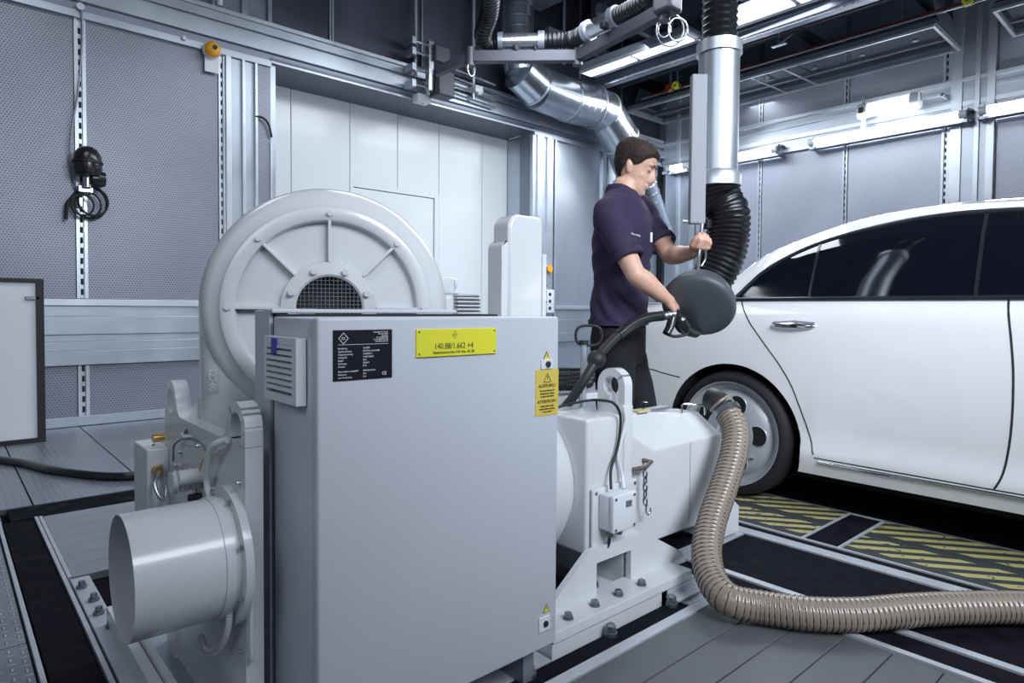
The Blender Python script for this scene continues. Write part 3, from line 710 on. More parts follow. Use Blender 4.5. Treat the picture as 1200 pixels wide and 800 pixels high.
obj('plate_handle', T(smooth_path([PY(293, 655, 1.464), PY(295, 655, 1.445), PY(295, 690, 1.44), PY(295, 750, 1.44), PY(295, 772, 1.445), PY(293, 772, 1.464)]), .005, 8), mpaint, pa, smooth=60)
obj('duct_stub', cyl((XA-.06, 1.77, .615), (1, 0, 0), .02, .06, 12), mpaint, pa, smooth=40)
obj('ribbed_stub', ribbed([(XA-.07, 1.80, .60), (XA-.03, 1.80, .60), (XA, 1.80, .60)], .03, .012, .006, 14), mpaint, pa, smooth=60)
# base frame
bf = obj('base_frame', box(box(box(NB(), (.50, 1.42, 0), (1.37, 1.50, .10)), (.50, 2.02, 0), (1.75, 2.10, .10)), (.43, 1.10, .0), (.50, 1.37, .06)), mpaint, mc, bevel=.004)
for a in ((.432, 1.1, 2.45, .075, .452), (.455, 1.1, 2.40, .03, .56)):
    obj('base_beam', B((a[0], a[1], 0), (a[4], a[2], a[3])), mpaint if a[3] > .05 else galv, mc, bevel=.003)
obj('base_step', B((.40, 1.2, 0), (.43, 2.45, .06)), mpaint, mc, bevel=.002)
obj('base_cover', B((.575, .9, .0), (.70, 1.24, .05)), mpaint, mc, bevel=.004)
# cooling housing at the right end: box with cover plate, junction box, hood, foot
obj('end_housing', rbox((1.655, 1.47, .20), (XB+.001, 2.05, .672), .012), mpaint, mc, smooth=35)
col_ = obj('eye_column', rbox((XB-.001, 1.468, .16), (XB+.047, 1.60, .70), .004), mpaint, mc, smooth=35)
cv = obj('cover_plate', rbox((1.672, 1.455, .21), (1.918, 1.467, .43), .004), mpaint, mc, smooth=35)
for a, b in ((1.69, .415), (1.905, .415), (1.69, .225), (1.905, .225)): obj('cover_screw', cyl((a, 1.455, b), (0, -1, 0), .006, .003, 8), zinc, cv)
jb = obj('junction_box', rbox((1.702, 1.405, .29), (1.822, 1.455, .415), .007), plastic_w, mc, smooth=35)
obj('box_lid', rbox((1.700, 1.385, .288), (1.824, 1.406, .417), .006), plastic_w, jb, smooth=35)
for a, b in ((1.712, .405), (1.812, .405), (1.712, .30), (1.812, .30)): obj('lid_screw', cyl((a, 1.385, b), (0, -1, 0), .005, .0025, 10), zinc, jb)
obj('lid_label', B((1.765, 1.3835, .368), (1.797, 1.385, .390)), galv_dark, jb)
for x_ in (1.735, 1.785): obj('cable_gland', cyl((x_, 1.43, .29), (0, 0, -1), .011, .03, 10), zinc, jb, smooth=40)
obj('gland_cable', T(smooth_path([(1.735, 1.43, .265), (1.733, 1.435, .23), (1.715, 1.445, .212), (1.70, 1.452, .20)]), .006, 8), blk, jb, smooth=60)
def onY(u, v, y): return PY(u, v, y)
obj('black_cable', T(smooth_path([PZ(640, 481, .70), PZ(665, 474, .70), PZ(690, 469, .705), PZ(706, 469, .71), PY(720, 473, 1.455), PY(727, 487, 1.452), PY(726, 510, 1.455), PY(722, 530, 1.455), PY(716, 550, 1.45), PY(716, 573, 1.43)]), .0052, 10), blk, mc, smooth=60)
obj('white_cable', T(smooth_path([PY(730, 475, 1.462), PY(733, 493, 1.46), PY(727, 520, 1.46), PY(724, 535, 1.46), PY(729, 556, 1.45), PY(731, 572, 1.43)]), .006, 10), plastic_w, mc, smooth=60)
# tapering hood towards the wheel
YH = 1.50
def hp(u, v): q = PY(u, v, YH); return (q.x, YH, q.z)
H = NB()
xa, xb, xc = XB+.045, 2.335, 2.58
sec = lambda x, zt, zch, zb, y0_, y1_: [(x, y0_, zb), (x, y0_, zch), (x, y0_+.12, zt), (x, y1_-.02, zt), (x, y1_, zt-.04), (x, y1_, zb)]
S = [sec(xa, .64, .60, .12, YH, 1.76), sec(2.08, .635, .502, .142, YH, 1.76), sec(xb, .61, .504, .14, YH, 1.76), sec(xc, .59, .505, .125, YH, 1.76)]
rings = [[H.verts.new(p) for p in s_] for s_ in S]
for a, b in zip(rings, rings[1:]):
    for k in range(6): H.faces.new((a[k], a[(k+1) % 6], b[(k+1) % 6], b[k]))
H.faces.new(rings[0]); H.faces.new(rings[-1][::-1])
hd = obj('tapered_hood', H, mpaint, mc, bevel=.006)
obj('hood_seam', B((xb-.001, YH-.0012, .167), (xb+.001, YH+.001, .50)), galv_dark, hd)
obj('hood_skirt', prism(NB(), [(xc, YH+.02, .02), (xc, YH+.02, .30), (2.70, YH+.02, .20), (2.78, YH+.02, .14), (2.78, YH+.02, .02)], (0, .22, 0)), mpaint, mc, bevel=.003)
obj('hood_slot', B((2.2, 1.66, .613), (2.42, 1.70, .625)), galv_dark, hd)
q = PZ(754, 484, .62)
kn = obj('black_knob', L((q.x, q.y, .62), (0, 0, 1), [(0, 0), (.013, 0), (.013, .012), (.006, .016), (.006, .036), (.019, .040), (.019, .047), (.006, .05), (0, .05)], 20), blk_gloss, mc, smooth=40)
obj('knob_tag', B((q.x-.07, q.y-.03, .63), (q.x+.01, q.y+.01, .640)), mat('brass_tag', (.55, .5, .28), .5), mc)
a, b = PZ(799, 484, .60), PZ(826, 486, .59)
obj('bail_handle', T([a, a+Vector((0, 0, .035)), a.lerp(b, .1)+Vector((0, 0, .042)), a.lerp(b, .9)+Vector((0, 0, .042)), b+Vector((0, 0, .035)), b], .0045, 8), chrome, hd, smooth=60)
# gusset foot
YG = 1.433
def gp(u, v): q = PY(u, v, YG); return (q.x, YG, q.z)
ft = NB()
Pg = [gp(640, 718), gp(691, 646), gp(720, 635), gp(755, 623)]; Pg.append((Pg[-1][0]+.24, YG, .10)); Pg.append((Pg[-1][0]+.02, YG, .077))
base_z = .075
xs_ = [p[0] for p in Pg]
poly = [(xs_[0], YG, base_z)] + Pg + [(Pg[-1][0], YG, base_z)]
# portal opening: build the gusset as three pieces around it
wx0, wx1, wz1 = PY(699, 690, YG).x, PY(739, 680, YG).x, PY(699, 660, YG).z
def ztop(x):
    for p, r_ in zip(Pg, Pg[1:]):
        if p[0] <= x <= r_[0]: return p[2]+(r_[2]-p[2])*(x-p[0])/(r_[0]-p[0])
    return base_z
def piece(x0, x1, zlo):
    mids = [p for p in Pg if x0 < p[0] < x1]
    pp = [(x0, YG, zlo)] + [(x0, YG, ztop(x0))] + mids + [(x1, YG, ztop(x1)), (x1, YG, zlo)]
    cl = []
    for p in pp:
        if not cl or (Vector(p)-Vector(cl[-1])).length > 1e-4: cl.append(p)
    prism(ft, cl, (0, .022, 0))
piece(Pg[0][0]+.001, wx0, base_z); piece(wx0, wx1, wz1); piece(wx1, Pg[-1][0]-.001, base_z)
gus = obj('gusset_foot', ft, mpaint, mc)
fx0, fx1 = 1.37, 2.11
fp = obj('foot_flange', B((fx0, 1.340, .04), (fx1, YG+.035, .075)), mpaint, mc, bevel=.003)
obj('foot_shim', B((fx0, 1.346, -.03), (1.93, YG+.035, .039)), mpaint, fp, bevel=.003)
obj('foot_pad', B((fx0, YG+.035, -.03), (2.1, 1.60, .04)), mpaint, fp)
obj('guide_angle', box(box(NB(), (1.95, 1.29, .012), (2.28, 1.345, .018)), (1.95, 1.335, .012), (2.28, 1.341, .04)), rail_white, fp, bevel=.001)
for (u, v) in ((666, 721), (697, 706), (725, 694), (752, 682)):
    q = PZ(u, v, .085); bb = cyl((q.x, q.y, .075), (0, 0, 1), .017, .005, 18); lathe(bb, (q.x, q.y, .080), (0, 0, 1), [(0, 0), (.0135, 0), (.0135, .012), (.011, .015), (0, .015)], 6)
    obj('foot_bolt', bb, zinc, fp, smooth=30)
bb = cyl((1.76, 1.53, .04), (0, 0, 1), .024, .02, 18); lathe(bb, (1.76, 1.53, .06), (0, 0, 1), [(0, 0), (.017, 0), (.017, .03), (0, .03)], 6)
obj('anchor_nut', bb, zinc, mc, smooth=30)
# lever and chain beside the column
YL = 1.462
a, b, c = PY(742, 550, YL), PY(757, 547, YL), PY(763, 541, YL)
obj('lever_bar', T([a, b, c, c+Vector((0, .04, 0))], .0085, 10), mat('oxidised_brown_steel', (.20, .16, .15), .4, .6), mc, smooth=60)
ch = [PY(756, v, YL-.005) for v in (551, 559, 567, 575, 583, 591)]
for i, (p, r_) in enumerate(zip(ch, ch[1:])):
    c_ = (p+r_)/2; w_ = .008; h_ = (p-r_).length*.62
    ax = Vector((1, 0, 0)) if i % 2 else Vector((0, 1, 0))
    loop = [c_+ax*(w_*math.cos(t))+Vector((0, 0, 1))*(h_*math.sin(t)) for t in [2*PI*k/14 for k in range(15)]]
    obj('chain_link', T(loop, .0032, 6, cap=False), zinc, mc, smooth=60)
hk = [PY(758, 590, YL-.005)+Vector((0, 0, z)) for z in (0,)]
h0 = PY(758, 590, YL-.005)
obj('snap_hook', T(smooth_path([h0, h0+Vector((-.006, 0, -.02)), h0+Vector((0, 0, -.038)), h0+Vector((.014, 0, -.042)), h0+Vector((.022, 0, -.03)), h0+Vector((.02, 0, -.018))]), .004, 8), chrome, mc, smooth=60)
for (u, v) in ((716, 606), (764, 602), (729, 636)):
    pass

# ------------------------------------------------------------------ big blower
fx, fz, fy = .825, 1.048, 1.70
fan = thing('blower', (fx, fy, .69), 'large round white blower with ribbed face and wire mesh inlet, standing behind the cabinet', 'blower')
obj('volute_casing', L((fx, fy, fz), (0, 1, 0), [(.247, .004), (.252, .0), (.282, .0), (.287, .004), (.290, .010), (.312, .016), (.332, .034), (.345, .06), (.351, .10), (.351, .16), (.34, .21), (.30, .235), (.0, .24)], 96), mpaint, fan, smooth=50)
obj('face_disc', L((fx, fy, fz), (0, 1, 0), [(.248, .004), (.242, .024), (.095, .024), (.095, .19)], 96), mpaint, fan, smooth=40)
obj('inlet_flange', L((fx, fy, fz), (0, 1, 0), [(.134, .023), (.130, .006), (.096, .002), (.090, .006), (.090, .05)], 64), mpaint, fan, smooth=40)
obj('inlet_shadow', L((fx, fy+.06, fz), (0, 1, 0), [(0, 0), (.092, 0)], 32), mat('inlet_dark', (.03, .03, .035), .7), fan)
me_ = NB()
for i in range(-7, 8):
    o_ = i*.0112; h_ = math.sqrt(max(0, .090**2-o_**2))
    box(me_, (fx+o_-.0009, fy+.010, fz-h_), (fx+o_+.0009, fy+.012, fz+h_)); box(me_, (fx-h_, fy+.0125, fz+o_-.0009), (fx+h_, fy+.0145, fz+o_+.0009))
tagm(obj('wire_mesh', me_, steel, fan), kind='stuff')
for k in range(8):
    a = k*PI/4
    r = NB(); d_ = Vector((math.cos(a), 0, math.sin(a))); s_ = Vector((-math.sin(a), 0, math.cos(a)))
    c0, c1 = Vector((fx, fy+.003, fz))+d_*.13, Vector((fx, fy+.003, fz))+d_*.256
    prism(r, [c0-s_*.004, c1-s_*.004, c1+s_*.004, c0+s_*.004], (0, .022, 0))
    obj('rib', r, mpaint, fan, bevel=.001)
    obj('rim_bolt', cyl(Vector((fx, fy, fz))+d_*.266, (0, -1, 0), .008, .007, 6), mpaint, fan)
    a2 = PI/8+k*PI/4
    obj('inlet_bolt', cyl((fx+.111*math.cos(a2), fy+.004, fz+.111*math.sin(a2)), (0, -1, 0), .0095, .012, 6), mpaint, fan)
# outlet neck on the left running down to the flange
nk = NB(); zz = [fz, .95, .85, .76, .70]
rg = []
for z in zz:
    k = (fz-z)/(fz-.70); x0 = fx-.351+.0*k; x1 = fx-.02-.13*k; y0_, y1_ = fy+.03, fy+.215
    n = 24; cx_, cy_ = (x0+x1)/2, (y0_+y1_)/2; a_, b_ = (x1-x0)/2, (y1_-y0_)/2; e = 1-.75*(1-k)*.6
    rg.append([nk.verts.new((cx_+a_*math.copysign(abs(math.cos(t))**e, math.cos(t)), cy_+b_*math.copysign(abs(math.sin(t))**e, math.sin(t)), z)) for t in [2*PI*j/n for j in range(n)]])
for a, b in zip(rg, rg[1:]):
    for j in range(24): nk.faces.new((a[j], a[(j+1) % 24], b[(j+1) % 24], b[j]))
nk.faces.new(rg[0]); nk.faces.new(rg[-1][::-1])
obj('outlet_neck', nk, mpaint, fan, smooth=50)
fc = Vector((fx-.245, fy+.12, .677))
ff = obj('outlet_flange', L(fc, (0, 0, 1), [(0, 0), (.155, 0), (.155, .018), (.147, .024), (0, .024)], 48), mpaint, fan, smooth=35)
for k in range(8):
    a = PI/8+k*PI/4
    bb = cyl(fc+Vector((.139*math.cos(a), .139*math.sin(a), .024)), (0, 0, 1), .012, .004, 14); lathe(bb, fc+Vector((.139*math.cos(a), .139*math.sin(a), .028)), (0, 0, 1), [(0, 0), (.009, 0), (.009, .008), (0, .008)], 6)
    obj('flange_bolt', bb, zinc, ff)
obj('neck_gusset', prism(NB(), [(fx-.40, fy+.12, .70), (fx-.35, fy+.12, .80), (fx-.35, fy+.12, .70)], (0, .01, 0)), mpaint, fan)
text('12740', .026, (fx-.315, fy+.0285, .885), (0, 0, -1), (1, 0, 0), mpaint, fan, name='cast_number', ext=.002)
# motor behind
mo = obj('motor', L((fx+.10, fy+.24, 1.0), (1, 0, 0), [(0, 0), (.07, 0), (.075, .02), (.075, .24), (.06, .26), (0, .26)], 40), mpaint, fan, smooth=40)
obj('pedestal', B((fx-.05, fy+.05, .675), (fx+.25, fy+.2, .75)), mpaint, fan, bevel=.01)

fan.rotation_euler.z = math.radians(-24)
# second blower outlet standing on the deck
e2 = thing('outlet_tower', (1.68, 1.90, .668), 'tall narrow white outlet tower with rounded top, right of the round blower', 'air duct')
def tower(x0, x1, y0, y1, z0, z1, r, name, m=mpaint):
    bm = NB(); n = 12
    prof = [(x0, z0)] + [(x0+r*(1-math.cos(PI/2*k/n)), z1-r*(1-math.sin(PI/2*k/n))) for k in range(n+1)] + [(x1-r*.6*(1-math.sin(PI/2*k/n)), z1-r*.6*(1-math.cos(PI/2*k/n))) for k in range(n+1)] + [(x1, z0)]
    prism(bm, [(a, y0, b) for a, b in prof], (0, y1-y0, 0))
    return obj(name, bm, m, e2, smooth=40, bevel=.012)
tower(1.63, 1.812, 1.85, 1.95, .668, 1.415, .055, 'tower_casing')
tower(1.60, 1.64, 1.86, 1.94, .668, 1.31, .03, 'back_casing')
tf = obj('side_flange', B((1.814, 1.855, .668), (1.836, 1.945, 1.27)), mpaint, e2, bevel=.003)
for k in range(7): obj('flange_bolt', cyl((1.836, 1.865, .80+k*.07), (1, 0, 0), .006, .01, 6), zinc, tf)
mt = thing('blower_motor', (1.43, 1.93, .668), 'small finned white motor between the round blower and the outlet tower', 'motor')
obj('motor_body', rbox((1.34, 1.86, .668), (1.505, 2.02, 1.10), .012), mpaint, mt, smooth=35)
for k in range(8):
    z = 1.035+k*.0135-.03
    obj('cooling_fin', B((1.375, 1.835, z), (1.495, 1.862, z+.005)), mpaint, mt)
obj('terminal_box', rbox((1.335, 1.88, 1.10), (1.40, 1.95, 1.165), .012), mpaint, mt, smooth=35)
obj('lifting_lug', cyl((1.395, 1.90, 1.14), (1, 0, 0), .022, .012, 16), mpaint, mt, smooth=40)
# ------------------------------------------------------------------ wall lamps
def tube_lamp(y0, y1, label, z=3.41):
    x = XW-.24; t = thing('tube_lamp', (XW-.05, (y0+y1)/2, z), label, 'wall lamp', 'tubular lamps along the right wall')
    obj('glowing_tube', T([(x, y0+.08, z), (x, y1-.08, z)], .045, 16), lamp_white, t, smooth=40)
    for yy in (y0, y1): obj('end_cap', T([(x, yy, z), (x, yy+(.08 if yy == y0 else -.08), z)], .05, 14), plastic_w, t, smooth=40)
    obj('support_rail', box(box(NB(), (x+.06, y0-.03, z+.045), (XW-.055, y1+.03, z+.07)), (x+.06, y0-.03, z-.08), (XW-.055, y1+.03, z-.055)), galv_dark, t)
    for yy in (y0+.02, y1-.02): obj('wall_bracket', box(NB(), (x+.02, yy-.02, z-.09), (XW-.0, yy+.02, z+.08)), galv, t)
    return t
tube_lamp(4.5+.02, 5.42, 'short glowing lamp tube just right of the hanging extraction tube')
tube_lamp(6.02, 6.42, 'small lamp glow left of the extraction tube near the room corner')
tube_lamp(2.20, 4.06, 'longest glowing lamp tube above the car roof')
tube_lamp(.35, 2.08, 'lamp tube cut by the right edge of the photo')
t = thing('explosion_proof_lamp', (XW-.1, 3.0, 3.70), 'thick cylindrical lamp with caged end above the longest lamp tube', 'wall lamp')
lx = XW-.22
obj('glass_cylinder', T([(lx, 2.80, 3.70), (lx, 3.30, 3.70)], .085, 20), lamp_case, t, smooth=40)
obj('end_cap', T([(lx, 2.70, 3.70), (lx, 2.80, 3.70)], .10, 20), plastic_w, t, smooth=40)
obj('end_cap', T([(lx, 3.30, 3.70), (lx, 3.42, 3.70)], .095, 20), plastic_w, t, smooth=40)
obj('hook', T(smooth_path([(lx, 3.36, 3.79), (lx, 3.34, 3.87), (lx, 3.38, 3.87), (lx, 3.38, 3.79)]), .01, 6), steel, t)
obj('lower_gland', T([(lx, 3.36, 3.61), (lx, 3.36, 3.48)], .028, 10), plastic_w, t)
obj('wall_arm', B((lx, 2.44, 3.69), (lx+.03, 2.72, 3.72)), galv, t); obj('wall_arm', B((lx, 2.45, 3.68), (XW, 2.48, 3.73)), galv, t)
obj('switch_plate', B((lx-.10, 3.33, 3.66), (lx-.09, 3.39, 3.73)), blk, t)
for (y, z, p) in ((3.0, 3.66, 9),):
    pass
# ------------------------------------------------------------------ left wall fittings
q = PY(249, 58, YW-.12)
t = thing('beacon_lamp', (q.x, YW, q.z), 'round amber warning beacon high on the left wall above a white card', 'beacon')
obj('base', cyl((q.x, YW-.06, q.z), (0, -1, 0), .078, .05, 24), plastic_w, t, smooth=40)
obj('amber_dome', L((q.x, YW-.11, q.z), (0, -1, 0), [(.075, 0), (.072, .03), (.055, .06), (.025, .078), (0, .082)], 24), orange, t, smooth=60)
obj('hub', cyl((q.x, YW-.19, q.z), (0, -1, 0), .022, .012, 12), blk, t)
q = PY(247, 75, YW-.02)
tagm(obj('notice_card', B((q.x-.065, YW-.055, q.z-.09), (q.x+.062, YW-.045, q.z+.08)), paper), 'white paper card hanging under the amber beacon', 'card')
q = PY(258, 12, YW-.1)
t = thing('conduit_end', (q.x, YW-.05, 3.95), 'thin white conduit with a fitting above the amber beacon', 'conduit')
obj('conduit', T([(q.x, YW-.09, 3.99), (q.x, YW-.09, ZC)], .016, 10), plastic_w, t, smooth=40); obj('fitting', cyl((q.x, YW-.09, 3.96), (0, 0, 1), .028, .06, 12), plastic_w, t, smooth=40)
# camera with cables on the slotted upright
q = PY(103, 188, YW-.2)
t = thing('wall_camera', (q.x, YW, q.z), 'black dome camera with coiled cables on the left wall', 'camera')
obj('dome_housing', L((q.x, YW-.19, q.z-.13), (0, 0, 1), [(0, 0), (.09, 0), (.105, .05), (.105, .13), (.098, .18), (.075, .22), (.04, .245), (0, .25)], 28), blk_gloss, t, smooth=60)
obj('front_ring', L((q.x, YW-.19, q.z-.03), (0, 0, 1), [(.104, 0), (.113, .006), (.113, .022), (.104, .028)], 28), blk, t, smooth=40)
obj('side_housing', L((q.x+.03, YW-.16, q.z-.14), (1, 0, 0), [(0, 0), (.07, 0), (.075, .05), (.06, .10), (0, .11)], 20), blk_gloss, t, smooth=50)
obj('swivel_bracket', cyl((q.x, YW-.16, q.z-.22), (0, 0, 1), .035, .1, 14), steel, t, smooth=40)
obj('clamp', box(NB(), (q.x-.06, YW-.12, q.z-.26), (q.x+.05, YW, q.z-.20)), steel, t, bevel=.006)
obj('clamp', box(NB(), (q.x-.07, YW-.08, q.z-.38), (q.x-.02, YW, q.z-.30)), steel, t, bevel=.006)
for i, (dx, r, dz) in enumerate(((.03, .125, -.34), (.01, .10, -.36), (.05, .11, -.33), (-.03, .08, -.37))):
    lp = [(q.x+dx+r*math.cos(a), YW-.07-.02*i, q.z+dz+r*1.1*math.sin(a)) for a in [2*PI*k/28 for k in range(29)]]
    obj('cable_coil', T(lp, .009, 8, cap=False), blk, t, smooth=60)
obj('cable_tail', T(smooth_path([(q.x-.08, YW-.08, q.z-.28), (q.x-.13, YW-.08, q.z-.36), (q.x-.145, YW-.08, q.z-.50)]), .014, 8), blk, t, smooth=60)
a = PY(94, 8, YW-.08)
obj('supply_cable', T(smooth_path([a, PY(96, 22, YW-.08), PY(96, 50, YW-.06), PY(91, 110, YW-.07), PY(84, 150, YW-.09), PY(82, 185, YW-.09), PY(87, 212, YW-.07), (q.x-.04, YW-.06, q.z-.30)]), .008, 8), galv_dark, t, smooth=60)
obj('cable_hook', cyl((a.x, YW-.10, a.z), (0, 1, 0), .03, .03, 12), galv_pale, t, smooth=40)
for (u, v, dx, dz, nm, lb) in ((494, 117, .085, .05, 'wall_sensor', 'small white sensor box under the big arm bracket'), (558, 106, .06, .045, 'wall_sensor', 'small white box on the beam right of the arm bracket')):
    q = PY(u, v, YW-.12); t = thing(nm, (q.x, YW, q.z), lb, 'sensor')
    obj('sensor_body', rbox((q.x-dx*1.2, YW-.2, q.z-dz), (q.x+dx, YW-.07, q.z+dz), .015), plastic_w, t, smooth=40)
    obj('sensor_eye', cyl((q.x+.01, YW-.165, q.z-dz*.6), (0, 0, -1), .03, .04, 12), plastic_w, t, smooth=40)
for (u, v) in ((216, 44),):
    q = PY(u, v, YW-.08); tagm(obj('beam_button', L((q.x, YW-.06, q.z), (0, -1, 0), [(0, 0), (.022, 0), (.018, .02), (0, .026)], 14), plastic_w, None, smooth=50), 'tiny white knob on the beam left of the amber beacon', 'knob')
q = PY(643, 315, YW-.06)
t = thing('emergency_button', (q.x, YW, q.z), 'orange push button on the wall post left of the man', 'button')
obj('backplate', rbox((q.x-.09, YW-.075, q.z-.06), (q.x+.05, YW-.05, q.z+.06), .006), orange, t); obj('button', cyl((q.x-.02, YW-.075, q.z), (0, -1, 0), .05, .04, 18), orange, t, smooth=40); obj('collar', cyl((q.x-.02, YW-.076, q.z), (0, -1, 0), .06, .012, 18), brass, t, smooth=40)
q = PY(643, 353, YW-.06)
t = thing('socket_strip', (q.x, YW, q.z), 'white vertical socket strip below the orange button', 'socket')
obj('strip_body', rbox((q.x-.075, YW-.10, q.z-.17), (q.x+.075, YW-.05, q.z+.17), .01), plastic_w, t, smooth=35)
for k in range(3): obj('socket_hole', cyl((q.x-.015, YW-.10, q.z-.10+.10*k), (0, -1, 0), .026, .003, 16), blk, t)
# white board standing at the left
xl, xr, yb = -1.6, PY(52, 420, 6.12).x, 6.12
zt_ = PY(52, 327, yb).z
t = thing('white_screen_panel', ((xl+xr)/2, yb, 0), 'scuffed white panel with black edge standing at the left', 'panel')
obj('board', B((xl+.03, yb-.012, .035), (xr-.05, yb+.02, zt_-.03)), white_panel, t)
obj('edge_frame', box(box(box(box(NB(), (xr-.05, yb-.03, 0), (xr, yb+.03, zt_)), (xl, yb-.03, zt_-.03), (xr-.05, yb+.03, zt_)), (xl, yb-.03, 0), (xr-.05, yb+.03, .035)), (xl, yb-.03, .035), (xl+.03, yb+.03, zt_-.03)), blk, t)
q = PY(39, 349, yb-.02)
obj('broken_latch', rbox((q.x-.05, yb-.03, q.z-.015), (q.x+.04, yb-.01, q.z+.012), .004), zinc, t)
# cable across the floor
cp = smooth_path([PZ(-120, 528, .025), PZ(-60, 532, .025), PZ(20, 541, .025), PZ(60, 550, .025), PZ(105, 556, .025), PZ(140, 558, .025), PZ(170, 556, .025)])
tagm(obj('floor_cable', T(cp, .025, 12), blk_gloss, None, smooth=60), 'thick black cable lying across the checker plates at left', 'cable')

# ------------------------------------------------------------------ spiral duct
Yd = 6.25
def dP(u, v, y=Yd): return PY(u, v, y)
dpts = [dP(606, -150), dP(606, -60), dP(606, 10), dP(607, 55), dP(610, 84)]
t = thing('spiral_duct', dP(690, 120), 'shiny spiral ventilation duct bending down behind the man', 'duct')
def ductpiece(p, r0, r1=None, name='duct_section', seams=True):
    p = resample(smooth_path(p, 10), .012); n = len(p); r1 = r1 or r0
    rs = [r0+(r1-r0)*i/(n-1)+(.004 if seams and i % 11 == 0 else 0) for i in range(n)]
    return obj(name, T(p, rs, 40), duct_m, t, smooth=60)
ductpiece(dpts[:5], .195, .21)
j = [dP(610, 84), dP(619, 93), dP(630, 103), dP(644, 111), dP(665, 117), dP(692, 124), dP(708, 132), dP(719, 145), dP(728, 165), dP(742, 200), dP(756, 240), dP(768, 275)]
def seg2(a, b, r, nm='elbow_gore'):
    d_ = (b-a).normalized()*.02
    obj(nm, T([a-d_, b+d_], r, 40), duct_m, t, smooth=40)
    obj('joint_ring', T([b-d_*.4, b+d_*.9], r+.008, 40), galv_pale, t, smooth=40)
seg2(j[0], j[2], .255); seg2(j[2], j[4], .285)
ductpiece([j[4], j[5]], .30, None); seg2(j[5], j[6], .295); seg2(j[6], j[8], .285)
ductpiece(j[8:], .275)
obj('dark_collar', T([j[5], j[5]+(j[5]-j[4]).normalized()*.03], .312, 40), galv_dark, t, smooth=40)
# ------------------------------------------------------------------ articulated arm
za = 3.78
br = thing('arm_bracket', (PY(505, 80, YW).x, YW, 3.8), 'dark swivel bracket bolted high on the left wall, carrying the jointed arm', 'bracket')
bx0 = PY(503, 80, 6.45)
obj('pivot_post', B((bx0.x-.05, 6.38, bx0.z-.28), (bx0.x+.02, 6.46, bx0.z+.30)), steel, br, bevel=.006)
obj('pivot_block', rbox((bx0.x+.03, 6.30, bx0.z-.33), (bx0.x+.27, 6.50, bx0.z-.02), .02), beam_m, br); obj('pivot_block', rbox((bx0.x+.0, 6.32, bx0.z+.06), (bx0.x+.22, 6.50, bx0.z+.26), .02), beam_m, br)
for dz in (-.22, -.03, .15, .27):
    obj('clamp_bolt', T([(bx0.x-.22, 6.46, bx0.z+dz), (bx0.x+.1, 6.46, bx0.z+dz)], .018, 8), steel, br)
    obj('wall_plate', B((bx0.x-.24, 6.44, bx0.z+dz-.04), (bx0.x-.19, YW-.10, bx0.z+dz+.04)), galv, br)
for dz in (-.1, .0, .1, .2):
    obj('guide_bar', T([(bx0.x+.3, 6.58, bx0.z+dz-.05), (bx0.x+1.15, 6.60, bx0.z+dz-.09)], .016, 8), steel, br)
arm = thing('extraction_boom', PZ(550, 66, za), 'jointed grey steel arm with duct sections reaching across the top', 'boom')
def beam(a, b, w_, h_, nm='arm_beam'):
    a, b = Vector(a), Vector(b); d_ = (b-a).normalized(); s_ = d_.cross(Vector((0, 0, 1))).normalized()*w_/2; u_ = Vector((0, 0, h_/2))
    return obj(nm, prism(NB(), [a-s_-u_, a+s_-u_, a+s_+u_, a-s_+u_], b-a), beam_m, arm, bevel=.006)
A0, A1, A2, A3 = PZ(512, 84, za-.1), PZ(551, 67, za), PZ(677, 66, za), PZ(778, 12, za)
beam(A0, A1, .08, .10); beam(A1, A2, .09, .12); beam(A2, A3, .09, .12)
for p in (A1, A2, A3): obj('joint_pin', cyl(p-Vector((0, 0, .1)), (0, 0, 1), .055, .2, 16), beam_m, arm, smooth=40)
obj('joint_eye', T([A1+Vector((0, -.02, -.05))+Vector((.05*math.cos(a), 0, -.08+.08*math.sin(a))) for a in [2*PI*k/16 for k in range(17)]], .008, 6), steel, arm)
up = Vector((0, 0, .19))
hA = lambda u, v, z=za+.19: PZ(u, v, z)
h1 = [PZ(578, -60, 4.4), PZ(576, -10, 4.2), PZ(573, 18, 4.1), PZ(566, 40, 4.0), PZ(572, 52, za+.17), PZ(586, 50, za+.17)]
obj('black_flex_hose', ribbed(h1, .10, .045, .014, 20), flex_m, arm, smooth=60)
s1, s2 = PZ(586, 49, za+.17), PZ(636, 48, za+.17)
obj('steel_tube', T([s1, s2], .085, 24), steel, arm, smooth=40)
obj('tube_collar', T([s2-(s2-s1).normalized()*.05, s2+(s2-s1).normalized()*.02], .105, 24), galv_dark, arm, smooth=40)
obj('tube_collar', T([s1-(s2-s1).normalized()*.02, s1+(s2-s1).normalized()*.03], .10, 24), galv_dark, arm, smooth=40)
s3, s4 = PZ(688, 37, za+.17), PZ(722, 20, za+.17)
obj('black_flex_hose', ribbed([s2, PZ(650, 47, za+.17), PZ(668, 47, za+.17), PZ(680, 42, za+.17), s3], .092, .04, .012, 20), flex_m, arm, smooth=60)
obj('steel_tube', T([s3, s4], .088, 24), steel, arm, smooth=40)
obj('tube_collar', T([s4-(s4-s3).normalized()*.05, s4+(s4-s3).normalized()*.02], .11, 24), galv_dark, arm, smooth=40)
obj('tube_collar', T([s3-(s4-s3).normalized()*.02, s3+(s4-s3).normalized()*.05], .105, 24), galv_dark, arm, smooth=40)
obj('black_flex_hose', ribbed([s4, PZ(738, 12, za+.17), PZ(756, 2, za+.17), PZ(775, -15, za+.25), PZ(790, -50, za+.4)], .09, .04, .012, 20), flex_m, arm, smooth=60)
